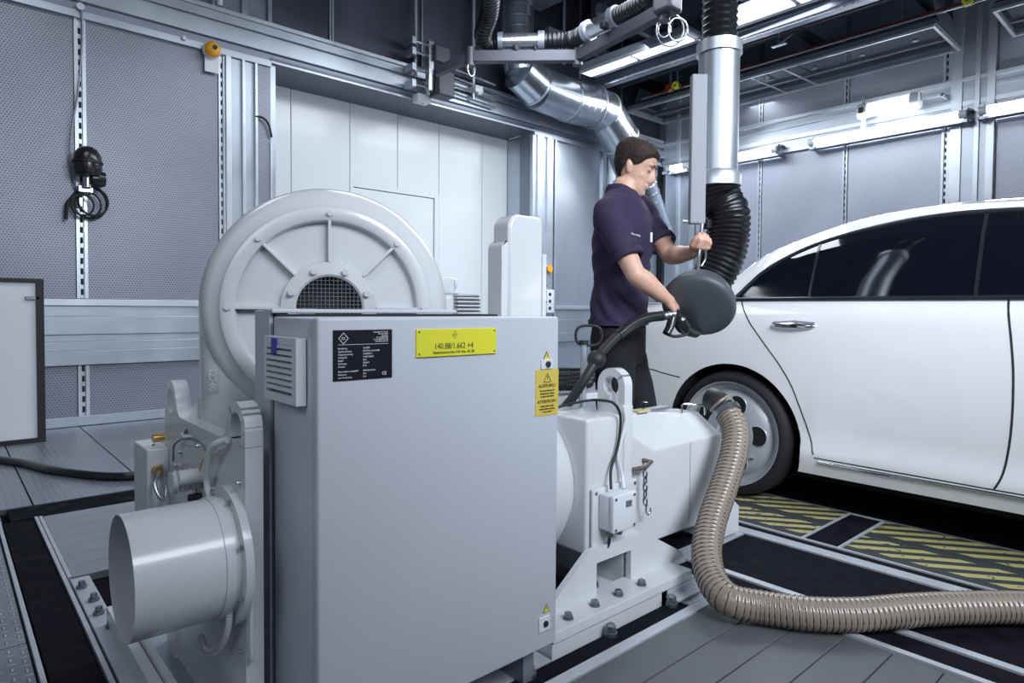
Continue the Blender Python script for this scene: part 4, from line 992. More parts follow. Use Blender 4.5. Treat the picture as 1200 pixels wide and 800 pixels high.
for (u, v) in ((605, 57), (628, 57), (708, 30)):
    p = PZ(u, v, za+.08); obj('hose_clamp', rbox((p.x-.04, p.y-.03, p.z-.03), (p.x+.04, p.y+.03, p.z+.03), .008), blk, arm)
for dx, r in ((0, .13), (.12, .09), (-.08, .06)):
    c_ = PZ(785+dx*80, 22, za)
    obj('looped_wire', T([c_+Rv*(r*math.cos(a))+Vector((0, 0, 1))*(r*1.2*math.sin(a)-.1) for a in [2*PI*k/20 for k in range(21)]], .007, 6), steel, arm)
p0 = PZ(782, 10, za)
obj('joint_head', rbox((p0.x-.10, p0.y-.10, p0.z-.05), (p0.x+.10, p0.y+.10, p0.z+.25), .03), beam_m, arm)
obj('tip_strut', T([p0, PZ(800, -20, za+.2)], .03, 10), steel, arm, smooth=40)
# long black hose dangling behind the arm
# conduits on the upper left wall
for (u0, u1, nm) in ((487, 487, 'a'), (555, 556, 'b'), (661, 670, 'c')):
    a = PY(u0, -120, YW-.12)
    x_ = PY(u0, 30, YW-.12).x; z_ = {'a': PY(487, 88, YW-.12).z, 'b': PY(555, 118, YW-.12).z, 'c': PY(668, 78, YW-.12).z}[nm]
    tagm(obj('wall_conduit', T([(x_, YW-.12, z_), (x_, YW-.12, ZC)], .022, 10), galv_pale, None, smooth=40),
         {'a': 'thin bright conduit running up just left of the arm bracket', 'b': 'thin bright conduit running up between arm bracket and spiral duct', 'c': 'thin bright conduit running up right of the spiral duct'}[nm], 'conduit')

# ------------------------------------------------------------------ hanging extraction tube with funnel
Dt = 2.86
ext = thing('extraction_tube', PD(845, 200, Dt), 'hanging steel extraction tube with black ribbed hose above the car boot', 'tube')
top = PD(843, 57, Dt); bot = PD(846, 205, Dt); bot.x, bot.y = top.x+.0, top.y
def vt(z): return Vector((top.x, top.y, z))
z1, z2 = top.z, bot.z
obj('outer_tube', T([vt(z2), vt(z1)], .088, 36), galv, ext, smooth=40)
obj('top_collar', T([vt(z1-.03), vt(z1+.02)], .098, 36), galv_pale, ext, smooth=40)
obj('bottom_collar', L(vt(z2-.05), (0, 0, 1), [(.08, 0), (.102, 0), (.102, .05), (.086, .07)], 36), galv_pale, ext, smooth=40)
obj('upper_hose', ribbed([vt(z1), vt(z1+.15), vt(z1+.35), vt(z1+.6)+Vector((-.02, .05, 0)), vt(z1+.9)+Vector((0, .5, 0)), vt(z1+1.1)+Vector((0, 1.3, 0)), vt(z1+1.35)+Vector((.0, 1.9, 0)), PZ(790, -50, za+.4)], .078, .03, .010, 22), flex_m, ext, smooth=60)
hz = [vt(z2-.02), vt(z2-.10)+Rv*.012, PD(853, 250, Dt), PD(852, 280, Dt), PD(845, 305, Dt), PD(831, 332, Dt+.01)]
obj('lower_hose', ribbed(hz, .096, .021, .008, 28), flex_m, ext, smooth=60)
# pull handle, and a strip standing in for the tube's motion ghost
gr0 = PD(819, 88, Dt-.05); gr1 = PD(820, 262, Dt-.05); gr1.x, gr1.y = gr0.x, gr0.y
s_ = R0*.034; f_ = Vector((R0.y*-1, R0.x, 0))*.02
obj('blur_strip', prism(NB(), [gr0-s_-f_, gr0+s_-f_, gr0+s_+f_, gr0-s_+f_], (0, 0, gr1.z-gr0.z)), strip_m, ext, bevel=.006)
obj('strip_clamp', T([gr1+Vector((0, 0, .01))-R0*.06, gr1+Vector((0, 0, .01))+R0*.10], .006, 8), steel, ext)
cl = gr1+R0*.045+Vector((0, 0, .0)); obj('clamp_block', rbox(cl-Vector((.02, .02, .02)), cl+Vector((.02, .02, .02)), .004), blk, ext)
hr = [PD(823, 262, Dt-.06), PD(821, 285, Dt-.06), PD(819, 300, Dt-.06), PD(818, 318, Dt-.05)]
obj('pull_handle', T(smooth_path(hr), .008, 10), steel, ext, smooth=60)
obj('handle_bow', T(smooth_path([PD(820, 280, Dt-.06), PD(826, 288, Dt-.06), PD(827, 302, Dt-.05), PD(822, 312, Dt-.05)]), .006, 8), steel, ext, smooth=60)
# funnel: bell of grey rubber
fc = PD(824, 339, Dt+.01); fe = PD(804, 374, Dt-.02)
ax = (fe-fc).normalized()
ax = (ax - Fw*.75).normalized()
obj('rubber_funnel', L(fc-ax*.02, ax, [(.0, -.02), (.085, -.01), (.10, .01), (.13, .055), (.150, .10), (.158, .135), (.154, .152), (.140, .160), (.10, .166), (0, .168)], 48), funnel_m, ext, smooth=60)
fm = fc+ax*.152+R0*.02
obj('funnel_label', T([fm, fm+R0*.05], .003, 6), galv_pale, ext)
# ------------------------------------------------------------------ fuel style nozzle on black hose
nz = thing('filling_nozzle', PD(780, 372, 2.75), 'black pistol nozzle held below the grey funnel, fixed to a black hose', 'nozzle')
n0, n1 = PD(790, 368, 2.76), PD(774, 371, 2.74)
obj('swivel', T([n0, n1], .017, 16), steel, nz, smooth=40)
for k in range(3):
    p = n0.lerp(n1, .15+.3*k); obj('swivel_ring', T([p, p+(n1-n0).normalized()*.008], .0195, 16), zinc, nz, smooth=40)
obj('valve_body', T(smooth_path([PD(789, 366, 2.77), PD(796, 374, 2.78), PD(803, 384, 2.80), PD(815, 388, 2.86)]), [.026]*8+[.034]*8+[.03]*9, 16), blk_gloss, nz, smooth=60)
obj('grip', T(smooth_path([PD(788, 372, 2.75), PD(785, 383, 2.74), PD(781, 391, 2.73)]), .016, 14, flat=1.2), blk_gloss, nz, smooth=60)
obj('trigger_guard', T(smooth_path([PD(781, 391, 2.73), PD(790, 394, 2.74), PD(803, 392, 2.76), PD(808, 386, 2.8)]), .007, 8), blk, nz, smooth=60)
hp_ = [PD(776, 370, 2.74), PD(760, 372, 2.71), PD(742, 379, 2.67), PD(724, 393, 2.62), PD(709, 408, 2.57), PD(699, 421, 2.53), PD(688, 440, 2.5), PD(677, 457, 2.5), PD(668, 470, 2.52), PD(655, 485, 2.56)]
hs = thing('nozzle_hose', hp_[5], 'black rubber hose with round stop ball rising from behind the machine', 'hose')
obj('hose', T(smooth_path(hp_), .019, 16), blk, hs, smooth=60)
obj('hose_cuff', T(smooth_path(hp_[:4]), .022, 16), blk_gloss, hs, smooth=60)
bb = NB(); bmesh.ops.create_uvsphere(bb, u_segments=24, v_segments=14, radius=.037); bmesh.ops.translate(bb, verts=bb.verts, vec=hp_[5])
obj('stop_ball', bb, blk, hs, smooth=80)
# post with loop handle, coiled black hose beyond the machine
p0 = PD(684, 402, 2.72)
ps = thing('handle_post', (p0.x, p0.y, 0), 'grey post with black oval loop handle left of the man\'s hip', 'post')
obj('post', T([(p0.x, p0.y, 0.0), (p0.x, p0.y, p0.z)], .0135, 12), galv_pale, ps, smooth=40)
obj('socket', T([(p0.x, p0.y, p0.z-.005), (p0.x, p0.y, p0.z+.012)], .02, 12), blk, ps, smooth=40)
lc = PD(690, 393, 2.72)
obj('loop_handle', T([lc+R0*(.055*math.copysign(abs(math.cos(a))**.6, math.cos(a)))+Vector((0, 0, 1))*(.042*math.copysign(abs(math.sin(a))**.8, math.sin(a))) for a in [2*PI*k/32 for k in range(33)]], .006, 8, cap=False), blk, ps, smooth=60)
ck = PD(662, 442, 2.85)
cz = thing('coiled_hose', ck, 'bundle of black ribbed hose behind the machine top', 'hose')
for k in range(3):
    c_ = ck+Vector((.05*k-.05, .03*k, .012*k-.02))
    obj('hose_turn', ribbed([c_+Vector((.16*math.cos(a), .12*math.sin(a), .0)) for a in [2*PI*j_/16 for j_ in range(17)]], .022, .012, .005, 12), flex_m, cz, smooth=60)
obj('carrier_plate', B((ck.x-.25, ck.y-.12, ck.z-.10), (ck.x+.15, ck.y+.14, ck.z-.06)), mpaint, cz, bevel=.004)
obj('carrier_leg', T([(ck.x-.05, ck.y+.02, 0), (ck.x-.05, ck.y+.02, ck.z-.10)], .02, 12), galv, cz)
# ------------------------------------------------------------------ big brown ventilation hose
hp2 = [PD(843, 472, 2.80), PD(851, 481, 2.78), PD(861, 502, 2.72), PD(860, 530, 2.65), PD(849, 568, 2.56), PD(835, 608, 2.46), PD(828, 645, 2.36), PD(834, 678, 2.26), PD(854, 702, 2.175)]
hp3 = [(2.045, 1.03, .060), (2.125, .90, .060), (2.245, .79, .060), (2.39, .70, .060), (2.53, .60, .060), (2.70, .46, .060), (2.9, .25, .060), (3.05, -.1, .060), (3.1, -.6, .06), (3.0, -1.4, .06)]
bh = thing('ventilation_hose', (2.1, 1.0, 0), 'smoky brown ribbed ventilation hose curving from the machine down over the floor', 'hose')
allp = [Vector(p) for p in hp2+hp3]
path = smooth_path(allp, 14)
obj('hose_wall', ribbed(allp, .0545, .018, .0035, 28), hose_m, bh, smooth=70)
# helical wire
pp = resample(path, .018/10); pp_, fr_ = frames(pp); hel = []
for i in range(0, len(pp_), 1):
    a = 2*PI*i/10; t_, e1, e2_ = fr_[i]; hel.append(pp_[i]+e1*(.0545*math.cos(a))+e2_*(.0545*math.sin(a)))
obj('spiral_wire', T(hel, .0019, 4), hose_rib, bh, smooth=60)
cu0 = PD(835, 468, 2.83)
obj('black_cuff', T(smooth_path([PD(833, 467, 2.84), PD(840, 470, 2.81), PD(848, 477, 2.785), PD(853, 484, 2.765)]), .050, 24), blk, bh, smooth=50)
obj('cuff_clamp', T([PD(851, 480, 2.775), PD(854, 485, 2.76)], .058, 24), zinc, bh, smooth=40)

# ------------------------------------------------------------------ car
car = thing('car', (4.29, .5, 0), 'white four-door saloon car with dark tinted windows, on the test floor at right', 'car')
XC = 4.29
# control tables along y: (y, roof centre z, cantrail z, belt z, half width scale)
tabR = [(-2.2, .62), (-1.9, .82), (-1.2, .98), (-.75, 1.08), (-.2, 1.42), (.15, 1.555), (.6, 1.60), (1.0, 1.605), (1.35, 1.575), (1.65, 1.49), (1.9, 1.36), (2.1, 1.215), (2.3, 1.13), (2.6, 1.11), (2.9, 1.08), (3.02, .98), (3.08, .80)]
tabC = [(-2.2, .60), (-1.9, .80), (-1.2, .96), (-.75, 1.06), (-.2, 1.36), (.15, 1.485), (.64, 1.535), (.97, 1.548), (1.354, 1.508), (1.62, 1.438), (1.82, 1.364), (1.975, 1.25), (2.09, 1.145), (2.3, 1.105), (2.6, 1.09), (2.9, 1.06), (3.02, .96), (3.08, .78)]
tabB = [(-2.2, .58), (-1.9, .78), (-1.2, .92), (-.75, 1.02), (0, 1.09), (.6, 1.105), (1.9, 1.105), (2.1, 1.095), (2.6, 1.06), (2.9, 1.02), (3.02, .93), (3.08, .76)]
tabW = [(-2.2, .70), (-2.0, .83), (-1.5, .92), (-1.0, .945), (0, .95), (1.9, .95), (2.3, .94), (2.6, .915), (2.85, .87), (3.0, .80), (3.08, .70)]
tabG = [(-2.2, .60), (-.75, .80), (-.2, .74), (.2, .71), (1.0, .70), (1.5, .71), (1.9, .745), (2.1, .80), (2.4, .85), (2.9, .80), (3.08, .62)]
def cr(tab, y):
    ys = [a for a, _ in tab]
    if y <= ys[0]: return tab[0][1]
    if y >= ys[-1]: return tab[-1][1]
    i = max(k for k in range(len(ys)-1) if ys[k] <= y)
    x1, x2 = ys[i], ys[i+1]; p1, p2 = tab[i][1], tab[i+1][1]
    p0 = tab[i-1][1] if i > 0 else p1; p3 = tab[i+2][1] if i+2 < len(tab) else p2
    x0_ = ys[i-1] if i > 0 else x1-(x2-x1); x3 = ys[i+2] if i+2 < len(tab) else x2+(x2-x1)
    m1 = (p2-p0)/(x2-x0_); m2 = (p3-p1)/(x3-x1); h = x2-x1; t = (y-x1)/h
    return (2*t**3-3*t*t+1)*p1+(t**3-2*t*t+t)*h*m1+(-2*t**3+3*t*t)*p2+(t**3-t*t)*h*m2
def section(y):
    w_, g, b, c, r = cr(tabW, y), cr(tabG, y), cr(tabB, y), cr(tabC, y), cr(tabR, y)
    c = max(c, b+.004); r = max(r, c+.003); zb = .19 if y < 2.5 else .19+.12*(y-2.5)/.58
    if y < -1.7: zb = .19+.1*(-1.7-y)/.5
    hh = b-zb
    return [(0, zb), (w_*.85, zb), (w_*.955, zb+.015), (w_*.985, zb+hh*.10), (w_*.993, zb+hh*.16), (w_*.982, zb+hh*.20), (w_*.990, zb+hh*.30), (w_*1.0, zb+hh*.45), (w_*1.0, zb+hh*.60), (w_*.992, zb+hh*.74),
            (w_*.978, zb+hh*.86), (w_*.955, zb+hh*.95), (w_*.925, b), ((w_*.925*.72+g*.28), b+(c-b)*.35), ((w_*.925*.40+g*.60), b+(c-b)*.70), (g+.012, b+(c-b)*.92), (g-.02, c+(r-c)*.15), (g*.86, c+(r-c)*.52), (g*.6, c+(r-c)*.82), (g*.3, c+(r-c)*.96), (0, r)]
def sidex(y, z):
    s_ = section(y)
    for (a, za_), (b, zb_) in zip(s_[1:], s_[2:]):
        if za_ <= z <= zb_ and zb_ > za_: return a+(b-a)*(z-za_)/(zb_-za_)
    return s_[12][0]
def SP(y, z, off=.003): return Vector((XC-sidex(y, z)-off, y, z))
ys = [-2.2+.04*i for i in range(133)]; ys = [y for y in ys if y < 3.08]+[3.08]
bm = NB(); rings = []
for y in ys:
    s_ = section(y); ring = [(XC-a, y, z) for a, z in s_]+[(XC+a, y, z) for a, z in s_[-2:0:-1]]
    rings.append([bm.verts.new(p) for p in ring])
m_ = len(rings[0])
for a, b in zip(rings, rings[1:]):
    for k in range(m_): bm.faces.new((a[k], a[(k+1) % m_], b[(k+1) % m_], b[k]))
bm.faces.new(rings[0][::-1]); bm.faces.new(rings[-1])
body = obj('body_shell', bm, [carpaint, arch_m], car, smooth=0)
for f in body.data.polygons: f.use_smooth = True
WY, WZ = 1.90, .355
cut_objs = []
for sx in (-1, 1):
    for yy in (WY, WY-3.1):
        cbm = cyl((XC+sx*1.05, yy, WZ-.01), (-sx, 0, 0), .405, .50, 64)
        for f in cbm.faces: f.material_index = 1
        c_ = obj('wheel_cutter', cbm, [carpaint, arch_m], None)
        cut_objs.append(c_)
        md = body.modifiers.new('arch', 'BOOLEAN'); md.operation = 'DIFFERENCE'; md.object = c_; md.solver = 'EXACT'
dg = bpy.context.evaluated_depsgraph_get(); dg.update()
nm_ = bpy.data.meshes.new_from_object(body.evaluated_get(dg))
body.modifiers.clear(); body.data = nm_
for c_ in cut_objs: bpy.data.objects.remove(c_)
try: nm_.set_sharp_from_angle(angle=math.radians(32))
except Exception: pass
# side patch helper: outline polygon given as (y,z), meshed as strips following the body
def side_patch(name, lo, hi, mtl, off, n=48, rows=8, parent=car):
    """lo, hi : functions z(y) ; y range"""
    y0_, y1_, fl_, fh_ = lo, hi, mtl[1], mtl[2]
    b_ = NB(); g_ = []
    for i in range(n+1):
        y = y0_+(y1_-y0_)*i/n; a, c = fl_(y), fh_(y)
        g_.append([b_.verts.new(SP(y, a+(max(c, a+.0005)-a)*k/rows, off)) for k in range(rows+1)])
    for a, b in zip(g_, g_[1:]):
        for k in range(rows): b_.faces.new((a[k], a[k+1], b[k+1], b[k]))
    return obj(name, b_, mtl[0], parent, smooth=60)
wb = lambda y: 1.122
tabT = [(-.2, 1.30), (.15, 1.43), (.6, 1.492), (.738, 1.500), (.95, 1.500), (1.174, 1.480), (1.44, 1.428), (1.62, 1.362), (1.79, 1.255), (1.885, 1.150), (1.905, 1.124)]
wt = lambda y: cr(tabT, y)-.004
pieces = [('rear_quarter_window', 1.50, 1.900), ('rear_door_window', .775, 1.488), ('front_door_window', -.05, .655)]
for nm, a, b in pieces: side_patch(nm, a, b, (glass_blk, wb, wt), .006)
side_patch('window_pillar', 1.488, 1.50, (trim_gloss, wb, wt), .009, 4)
side_patch('window_pillar', .760, .775, (trim_gloss, wb, wt), .009, 4)
side_patch('door_pillar', .655, .760, (glass_blk, wb, wt), .0075, 6)
# chrome / dark surround of the windows
oy = [-.1+.05*i for i in range(40)]+[1.885, 1.905]
oy = [y for y in oy if y <= 1.9]+[1.91]
obj('window_surround', T([SP(y, wt(y)+.010, .008) for y in oy], .010, 8), trim_gloss, car, smooth=60)
obj('window_surround', T([SP(y, 1.115, .008) for y in [-.1, .4, .9, 1.4, 1.92]], .011, 8), trim_gloss, car, smooth=60)
obj('chrome_line', T([SP(y, wt(y)+.022, .006) for y in oy], .004, 6), chrome, car, smooth=60)
# door shut lines
def seam(pts, r=.0035):
    p = resample(smooth_path([Vector((0, a, b)) for a, b in pts], 10), .02)
    obj('door_gap', T([SP(q.y, q.z, -.0008) for q in p], r, 6), slot_m, car)
seam([(1.873, 1.105), (1.80, .99), (1.70, .87), (1.603, .752), (1.54, .65), (1.495, .538), (1.45, .41), (1.425, .30)])
seam([(.665, 1.49), (.658, 1.30), (.648, 1.10), (.625, .93), (.612, .78), (.612, .60), (.625, .45), (.645, .35), (.67, .295)], .0045)
seam([(1.425, .298), (1.2, .297), (.9, .296), (.67, .295), (.3, .295), (-.2, .295)])
sa, sb = PX(755, 431, 3.36), PX(796, 442, 3.34)
seam([(sb.y, sb.z), ((sa.y+sb.y)/2, (sa.z+sb.z)/2), (sa.y, sa.z), (2.95, sa.z+.01)])
# sill chrome strip and handle
obj('sill_strip', T([SP(y, .278, .002) for y in [1.40-.05*i for i in range(45)]], .009, 8), chrome, car, smooth=60)
hb = SP(1.545, .975, 0)
hd_ = NB(); pts_ = []
for k in range(13):
    a = k/12; y = 1.665-.235*a; pts_.append(SP(y, .972+.002*math.sin(PI*a), .004+.022*math.sin(PI*a)**.5))
obj('door_handle', T(pts_, [.004+.012*math.sin(PI*k/12)**.5 for k in range(13)], 12, flat=.7), chrome, car, smooth=60)
obj('handle_recess', T([SP(1.66, .985, -.004), SP(1.545, .992, -.003), SP(1.44, .985, -.004)], .010, 10), galv_dark, car, smooth=60)
# rear bumper and tail lamp at the hidden tail
obj('tail_lamp', T([SP(3.0, .86, .002), SP(2.93, .88, .004), SP(2.82, .90, .004)], .035, 12), mat('tail_lamp_red', (.35, .01, .01), .2), car, smooth=60)
# wheels
def wheel(x, y, sg):
    w_ = obj('wheel', L((x, y, WZ), (sg, 0, 0), [(.285, .012), (.300, .018), (.318, .016), (.338, .006), (.349, -.012), (.3535, -.035), (.3545, -.07)]+[(.3545 if q % 2 == 0 else .3475, -.07-.008-.020*((q+1)//2)-(.004 if q % 2 else 0)) for q in range(7)]+[(.3545, -.165), (.3535, -.19), (.34, -.225), (.31, -.235), (.285, -.225)], 96), tyre_m, car, smooth=30)
    rm = obj('rim', L((x, y, WZ), (sg, 0, 0), [(.286, .014), (.294, .018), (.292, .006), (.284, -.004), (.262, -.012), (.255, -.024), (.246, -.028), (.240, -.020), (.225, -.008), (.205, .002), (.12, .012), (.075, .012), (.068, .002), (.0, .002)], 96), rim_m, w_, smooth=40)
    for k in range(10):
        a = math.radians(-68+36*k*1.0) if False else math.radians(18+36*k)
        c_ = Vector((x, y+.170*math.cos(a), WZ+.170*math.sin(a)))
    for k in range(5):
        a = math.radians(2+72*k)
        c_ = Vector((x-0, y-.168*math.cos(a), WZ+.168*math.sin(a)))
        obj('rim_hole', cyl(c_+Vector((sg*.0015, 0, 0)), (sg, 0, 0), .054, .0075, 28), arch_m, w_, smooth=40)
        obj('hole_lip', L(c_+Vector((sg*.006, 0, 0)), (sg, 0, 0), [(.053, 0), (.055, .004), (.058, .003), (.060, 0)], 28), rim_m, w_, smooth=40)
    obj('wheel_valve', T([(x+sg*.004, y-.15, WZ-.12), (x+sg*.022, y-.135, WZ-.115)], .006, 8), chrome, w_)
    return w_
wheel(XC-.935, WY, -1); wheel(XC-.935, WY-3.1, -1); wheel(XC+.935, WY, 1); wheel(XC+.935, WY-3.1, 1)
obj('underbody', B((XC-.75, -1.9, .14), (XC+.75, 2.9, .24)), arch_m, car)
# ------------------------------------------------------------------ the man
TM = 3.0
Fh = Vector((Fw.x, Fw.y, 0)).normalized(); Rh = Vector((R0.x, R0.y, 0)).normalized(); Zu = Vector((0, 0, 1))
ft_ = math.radians(24)
bf_ = Rh*math.cos(ft_) - Fh*math.sin(ft_)          # body facing
bl_ = Rh*math.sin(ft_) + Fh*math.cos(ft_)          # his left (away from the camera)
mp = PD(724, 378, TM)
man = thing('person', (mp.x, mp.y, 0), 'man in dark violet polo shirt and black trousers, looking down at the nozzle', 'person')
def remesh(o, vox, it=4, fac=.5):
    r = o.modifiers.new('remesh', 'REMESH'); r.mode = 'VOXEL'; r.voxel_size = vox; r.use_smooth_shade = True
    s = o.modifiers.new('smooth', 'SMOOTH'); s.iterations = it; s.factor = fac
    dg = bpy.context.evaluated_depsgraph_get(); me = bpy.data.meshes.new_from_object(o.evaluated_get(dg))
    o.modifiers.clear(); o.data = me
    me.polygons.foreach_set('use_smooth', [True]*len(me.polygons)); return o
def loft(bm, rings, cap=True):
    rr = [[bm.verts.new(p) for p in r] for r in rings]; n = len(rr[0])
    for a, b in zip(rr, rr[1:]):
        for k in range(n): bm.faces.new((a[k], a[(k+1) % n], b[(k+1) % n], b[k]))
    if cap: bm.faces.new(rr[0][::-1]); bm.faces.new(rr[-1])
    return rr
def ell_ring(c, ex, ey, n=28, tilt=0, pw=1.0, fb=0):
    out = []
    for k in range(n):
        a = 2*PI*k/n; cx_, sy_ = math.cos(a), math.sin(a)
        out.append(c+ex*(math.copysign(abs(cx_)**pw, cx_))+ey*(math.copysign(abs(sy_)**pw, sy_)))
    return out
def ball(bm, c, r, sc=(1, 1, 1), ax=None):
    b = bmesh.new(); bmesh.ops.create_icosphere(b, subdivisions=3, radius=1.0)
    X_, Y_, Z_ = ax or (Vector((1, 0, 0)), Vector((0, 1, 0)), Vector((0, 0, 1)))
    vm = {}
    for v in b.verts: vm[v.index] = bm.verts.new(Vector(c)+X_*(v.co.x*r*sc[0])+Y_*(v.co.y*r*sc[1])+Z_*(v.co.z*r*sc[2]))
    for f in b.faces: bm.faces.new([vm[v.index] for v in f.verts])
    b.free()
def limb(bm, pts, rs, seg=18, flat=1.0):
    p = smooth_path(pts, 6); n = len(p); m = len(rs)-1; rr = []
    for i in range(n):
        t = i/(n-1)*m; k = min(int(t), m-1); f = t-k; f = f*f*(3-2*f); rr.append(rs[k]*(1-f)+rs[k+1]*f)
    tube(bm, p, rr, seg, flat=flat); ball(bm, p[0], rr[0]*.98); ball(bm, p[-1], rr[-1]*.98)
# joints
shR, elR, wrR = PD(714, 254, 2.80), PD(745, 322, 2.70), PD(781, 350, 2.76)
shL, elL, wrL = PD(752, 250, 3.17), PD(786, 300, 3.00), PD(812, 296, 2.86)
neckb = PD(731, 224, TM)
# ---- head (local frame: hx forward, hy his left, hz up) pitched down
hyaw = math.radians(21); hpit = math.radians(23)
hf0 = Rh*math.cos(hyaw)-Fh*math.sin(hyaw)
hx = (hf0*math.cos(hpit)-Zu*math.sin(hpit)).normalized(); hz = (Zu*math.cos(hpit)+hf0*math.sin(hpit)).normalized(); hy = hz.cross(hx)
hc = PD(743.5, 196.5, TM)
hr_ = [(-.116, .080, .040, .022), (-.108, .088, .012, .036), (-.092, .090, -.010, .047), (-.07, .088, -.040, .056), (-.05, .086, -.064, .060), (-.03, .086, -.078, .064), (-.01, .084, -.087, .067), (.012, .084, -.093, .070), (.030, .091, -.098, .072), (.05, .090, -.101, .0735), (.07, .084, -.099, .072), (.09, .068, -.088, .064), (.105, .046, -.070, .050), (.115, .018, -.045, .030), (.119, -.005, -.02, .010)]
def hring(z):
    z = max(hr_[0][0], min(hr_[-1][0], z))
    for a, b in zip(hr_, hr_[1:]):
        if a[0] <= z <= b[0]:
            t = (z-a[0])/(b[0]-a[0]); return [a[i]*(1-t)+b[i]*t for i in range(1, 4)]
def hsurf(th, z, off=0):
    f_, b_, w_ = hring(z); c_ = (f_+b_)/2; a_ = (f_-b_)/2
    cx_, sy_ = math.cos(th), math.sin(th); pw = .88
    return Vector((c_+(a_+off)*math.copysign(abs(cx_)**pw, cx_), (w_+off)*math.copysign(abs(sy_)**pw, sy_), z))
HT = lambda p: hc+hx*p[0]+hy*p[1]+hz*p[2]
bm = NB()
loft(bm, [[HT(hsurf(2*PI*k/36, z)) for k in range(36)] for z in [-.116+.0075*i for i in range(31)]+[.1189]])
hax = (hx, hy, hz)
def hb_(p, r, sc): ball(bm, HT(p), r, sc, hax)
# nose, brow, cheek, lips, chin, ears
tube(bm, [HT(p) for p in ((.083, 0, .022), (.092, 0, .006), (.100, 0, -.014), (.105, 0, -.027), (.097, 0, -.038), (.084, 0, -.040))], [.009, .011, .013, .0135, .0125, .008], 12)
tube(bm, [HT(p) for p in ((.070, 0, .03), (.078, 0, .0), (.084, 0, -.02), (.086, 0, -.038), (.070, 0, -.045))], [.016, .017, .019, .019, .012], 14)
hb_((.096, .010, -.035), .008, (1.1, .8, .8)); hb_((.096, -.010, -.035), .008, (1.1, .8, .8))
for s_ in (-1, 1):
    hb_((.080, .030*s_, .030), .013, (.9, 1.6, .55)); hb_((.050, .036*s_, -.026), .026, (.8, .8, .8))
    hb_((.0, .058*s_, -.072), .014, (2.0, .6, 1.0))
    hb_((-.010, .072*s_, -.008), .014, (1.0, .5, 1.75)); hb_((-.018, .077*s_, .002), .013, (.8, .4, 1.3)); hb_((-.006, .071*s_, -.030), .008, (.9, .6, 1.1))
hb_((.091, 0, -.059), .011, (.8, 1.9, .48)); hb_((.089, 0, -.069), .010, (.85, 1.8, .5)); hb_((.082, 0, -.096), .015, (.85, 1.2, .85))
# eyelids
for s_ in (-1, 1): hb_((.0735, .030*s_, .009), .0125, (.8, 1.2, .75))
# neck
nk0 = HT((-.020, 0, -.04)); tube(bm, smooth_path([nk0, PD(737.5, 213, TM), neckb, neckb-Zu*.08-bf_*.01], 5), [.046, .047, .048, .049, .052, .053, .055, .058, .062, .064, .066, .07, .075, .08, .085, .09], 22)
# arms
limb(bm, [shR, shR.lerp(elR, .5)-Zu*.004, elR], [.055, .050, .041], 20)
limb(bm, [elR, elR.lerp(wrR, .3)+Zu*.002, elR.lerp(wrR, .7), wrR], [.041, .045, .036, .027], 20)
limb(bm, [shL, shL.lerp(elL, .5), elL], [.055, .048, .041], 20)
limb(bm, [elL, elL.lerp(wrL, .35), elL.lerp(wrL, .75), wrL], [.041, .043, .034, .027], 20)
# hands : palm plus five fingers curling round what they hold
def hand(w, fwd, nrm, side, curl, L_=.095):
    """w wrist, fwd towards the fingers, nrm out of the back of the hand, side towards the thumb"""
    fwd = fwd.normalized(); nrm = (nrm-fwd*nrm.dot(fwd)).normalized(); side = (side-fwd*side.dot(fwd)-nrm*side.dot(nrm)).normalized()
    rings = []
    for t, wd, th in ((0, .026, .020), (.25, .034, .019), (.6, .041, .016), (1, .042, .0135), (1.06, .036, .010)):
        c_ = w+fwd*(t*L_*.95)-nrm*(.004*t); rings.append(ell_ring(c_, side*wd, nrm*th, 18, pw=.8))
    loft(bm, rings); limb(bm, [w-fwd*.02, w+fwd*.02], [.026, .026], 14)
    for i, (ln, off) in enumerate(((.072, .032), (.080, .011), (.075, -.010), (.060, -.030))):
        b0 = w+fwd*(L_*.93-.004*abs(i-1))+side*off; p = [b0-fwd*.02, b0]; d_ = fwd.copy(); a = 0
        for j, fr_ in enumerate((.45, .32, .25)):
            a += curl[j]; d_ = fwd*math.cos(a)-nrm*math.sin(a); p.append(p[-1]+d_*ln*fr_)
        tube(bm, p, [.0095, .0098, .0090, .0083, .0065], 10); ball(bm, p[-1], .0066); ball(bm, p[2], .0088); ball(bm, p[3], .0084)
    t0 = w+fwd*.025+side*.024-nrm*.004
    tp = [t0, t0+fwd*.025+side*.020-nrm*.012, t0+fwd*.052+side*.020-nrm*.030, t0+fwd*.070+side*.010-nrm*.046]
    tube(bm, tp, [.015, .0135, .0105, .008], 12); ball(bm, tp[-1], .008)
hand(wrR, (PD(797, 363, 2.81)-wrR), -Fh*.75+Zu*.65, Rh+Zu*.35, (.75, .8, .6), .085)
hand(wrL, (PD(824, 290, 2.80)-wrL), -Fh*.55+Rh*.2-Zu*.6, Zu*.9-Fh*.2, (.7, .9, .7), .075)
bodyo = obj('body', bm, skin, man, smooth=0)
remesh(bodyo, .0045, 4, .5)
# eyes / lashes / brows / stubble
eb = NB()
for s_ in (-1, 1): tube(eb, [HT((.0838-.0012*abs(q), .030*s_+.0026*q, .0035-.0003*q*q)) for q in (-4, -2, 0, 2, 4)], .0014, 6)
obj('eyelashes', eb, hair_m, man)
eb = NB()
for s_ in (-1, 1): tube(eb, [HT((.0925-.0009*q*q, (.016+.0075*q)*s_, .030+.0022*q-.0005*q*q)) for q in (0, 1, 2, 3, 4)], [.003, .0042, .004, .0032, .0015], 8)
obj('eyebrows', eb, hair_m, man, smooth=60)
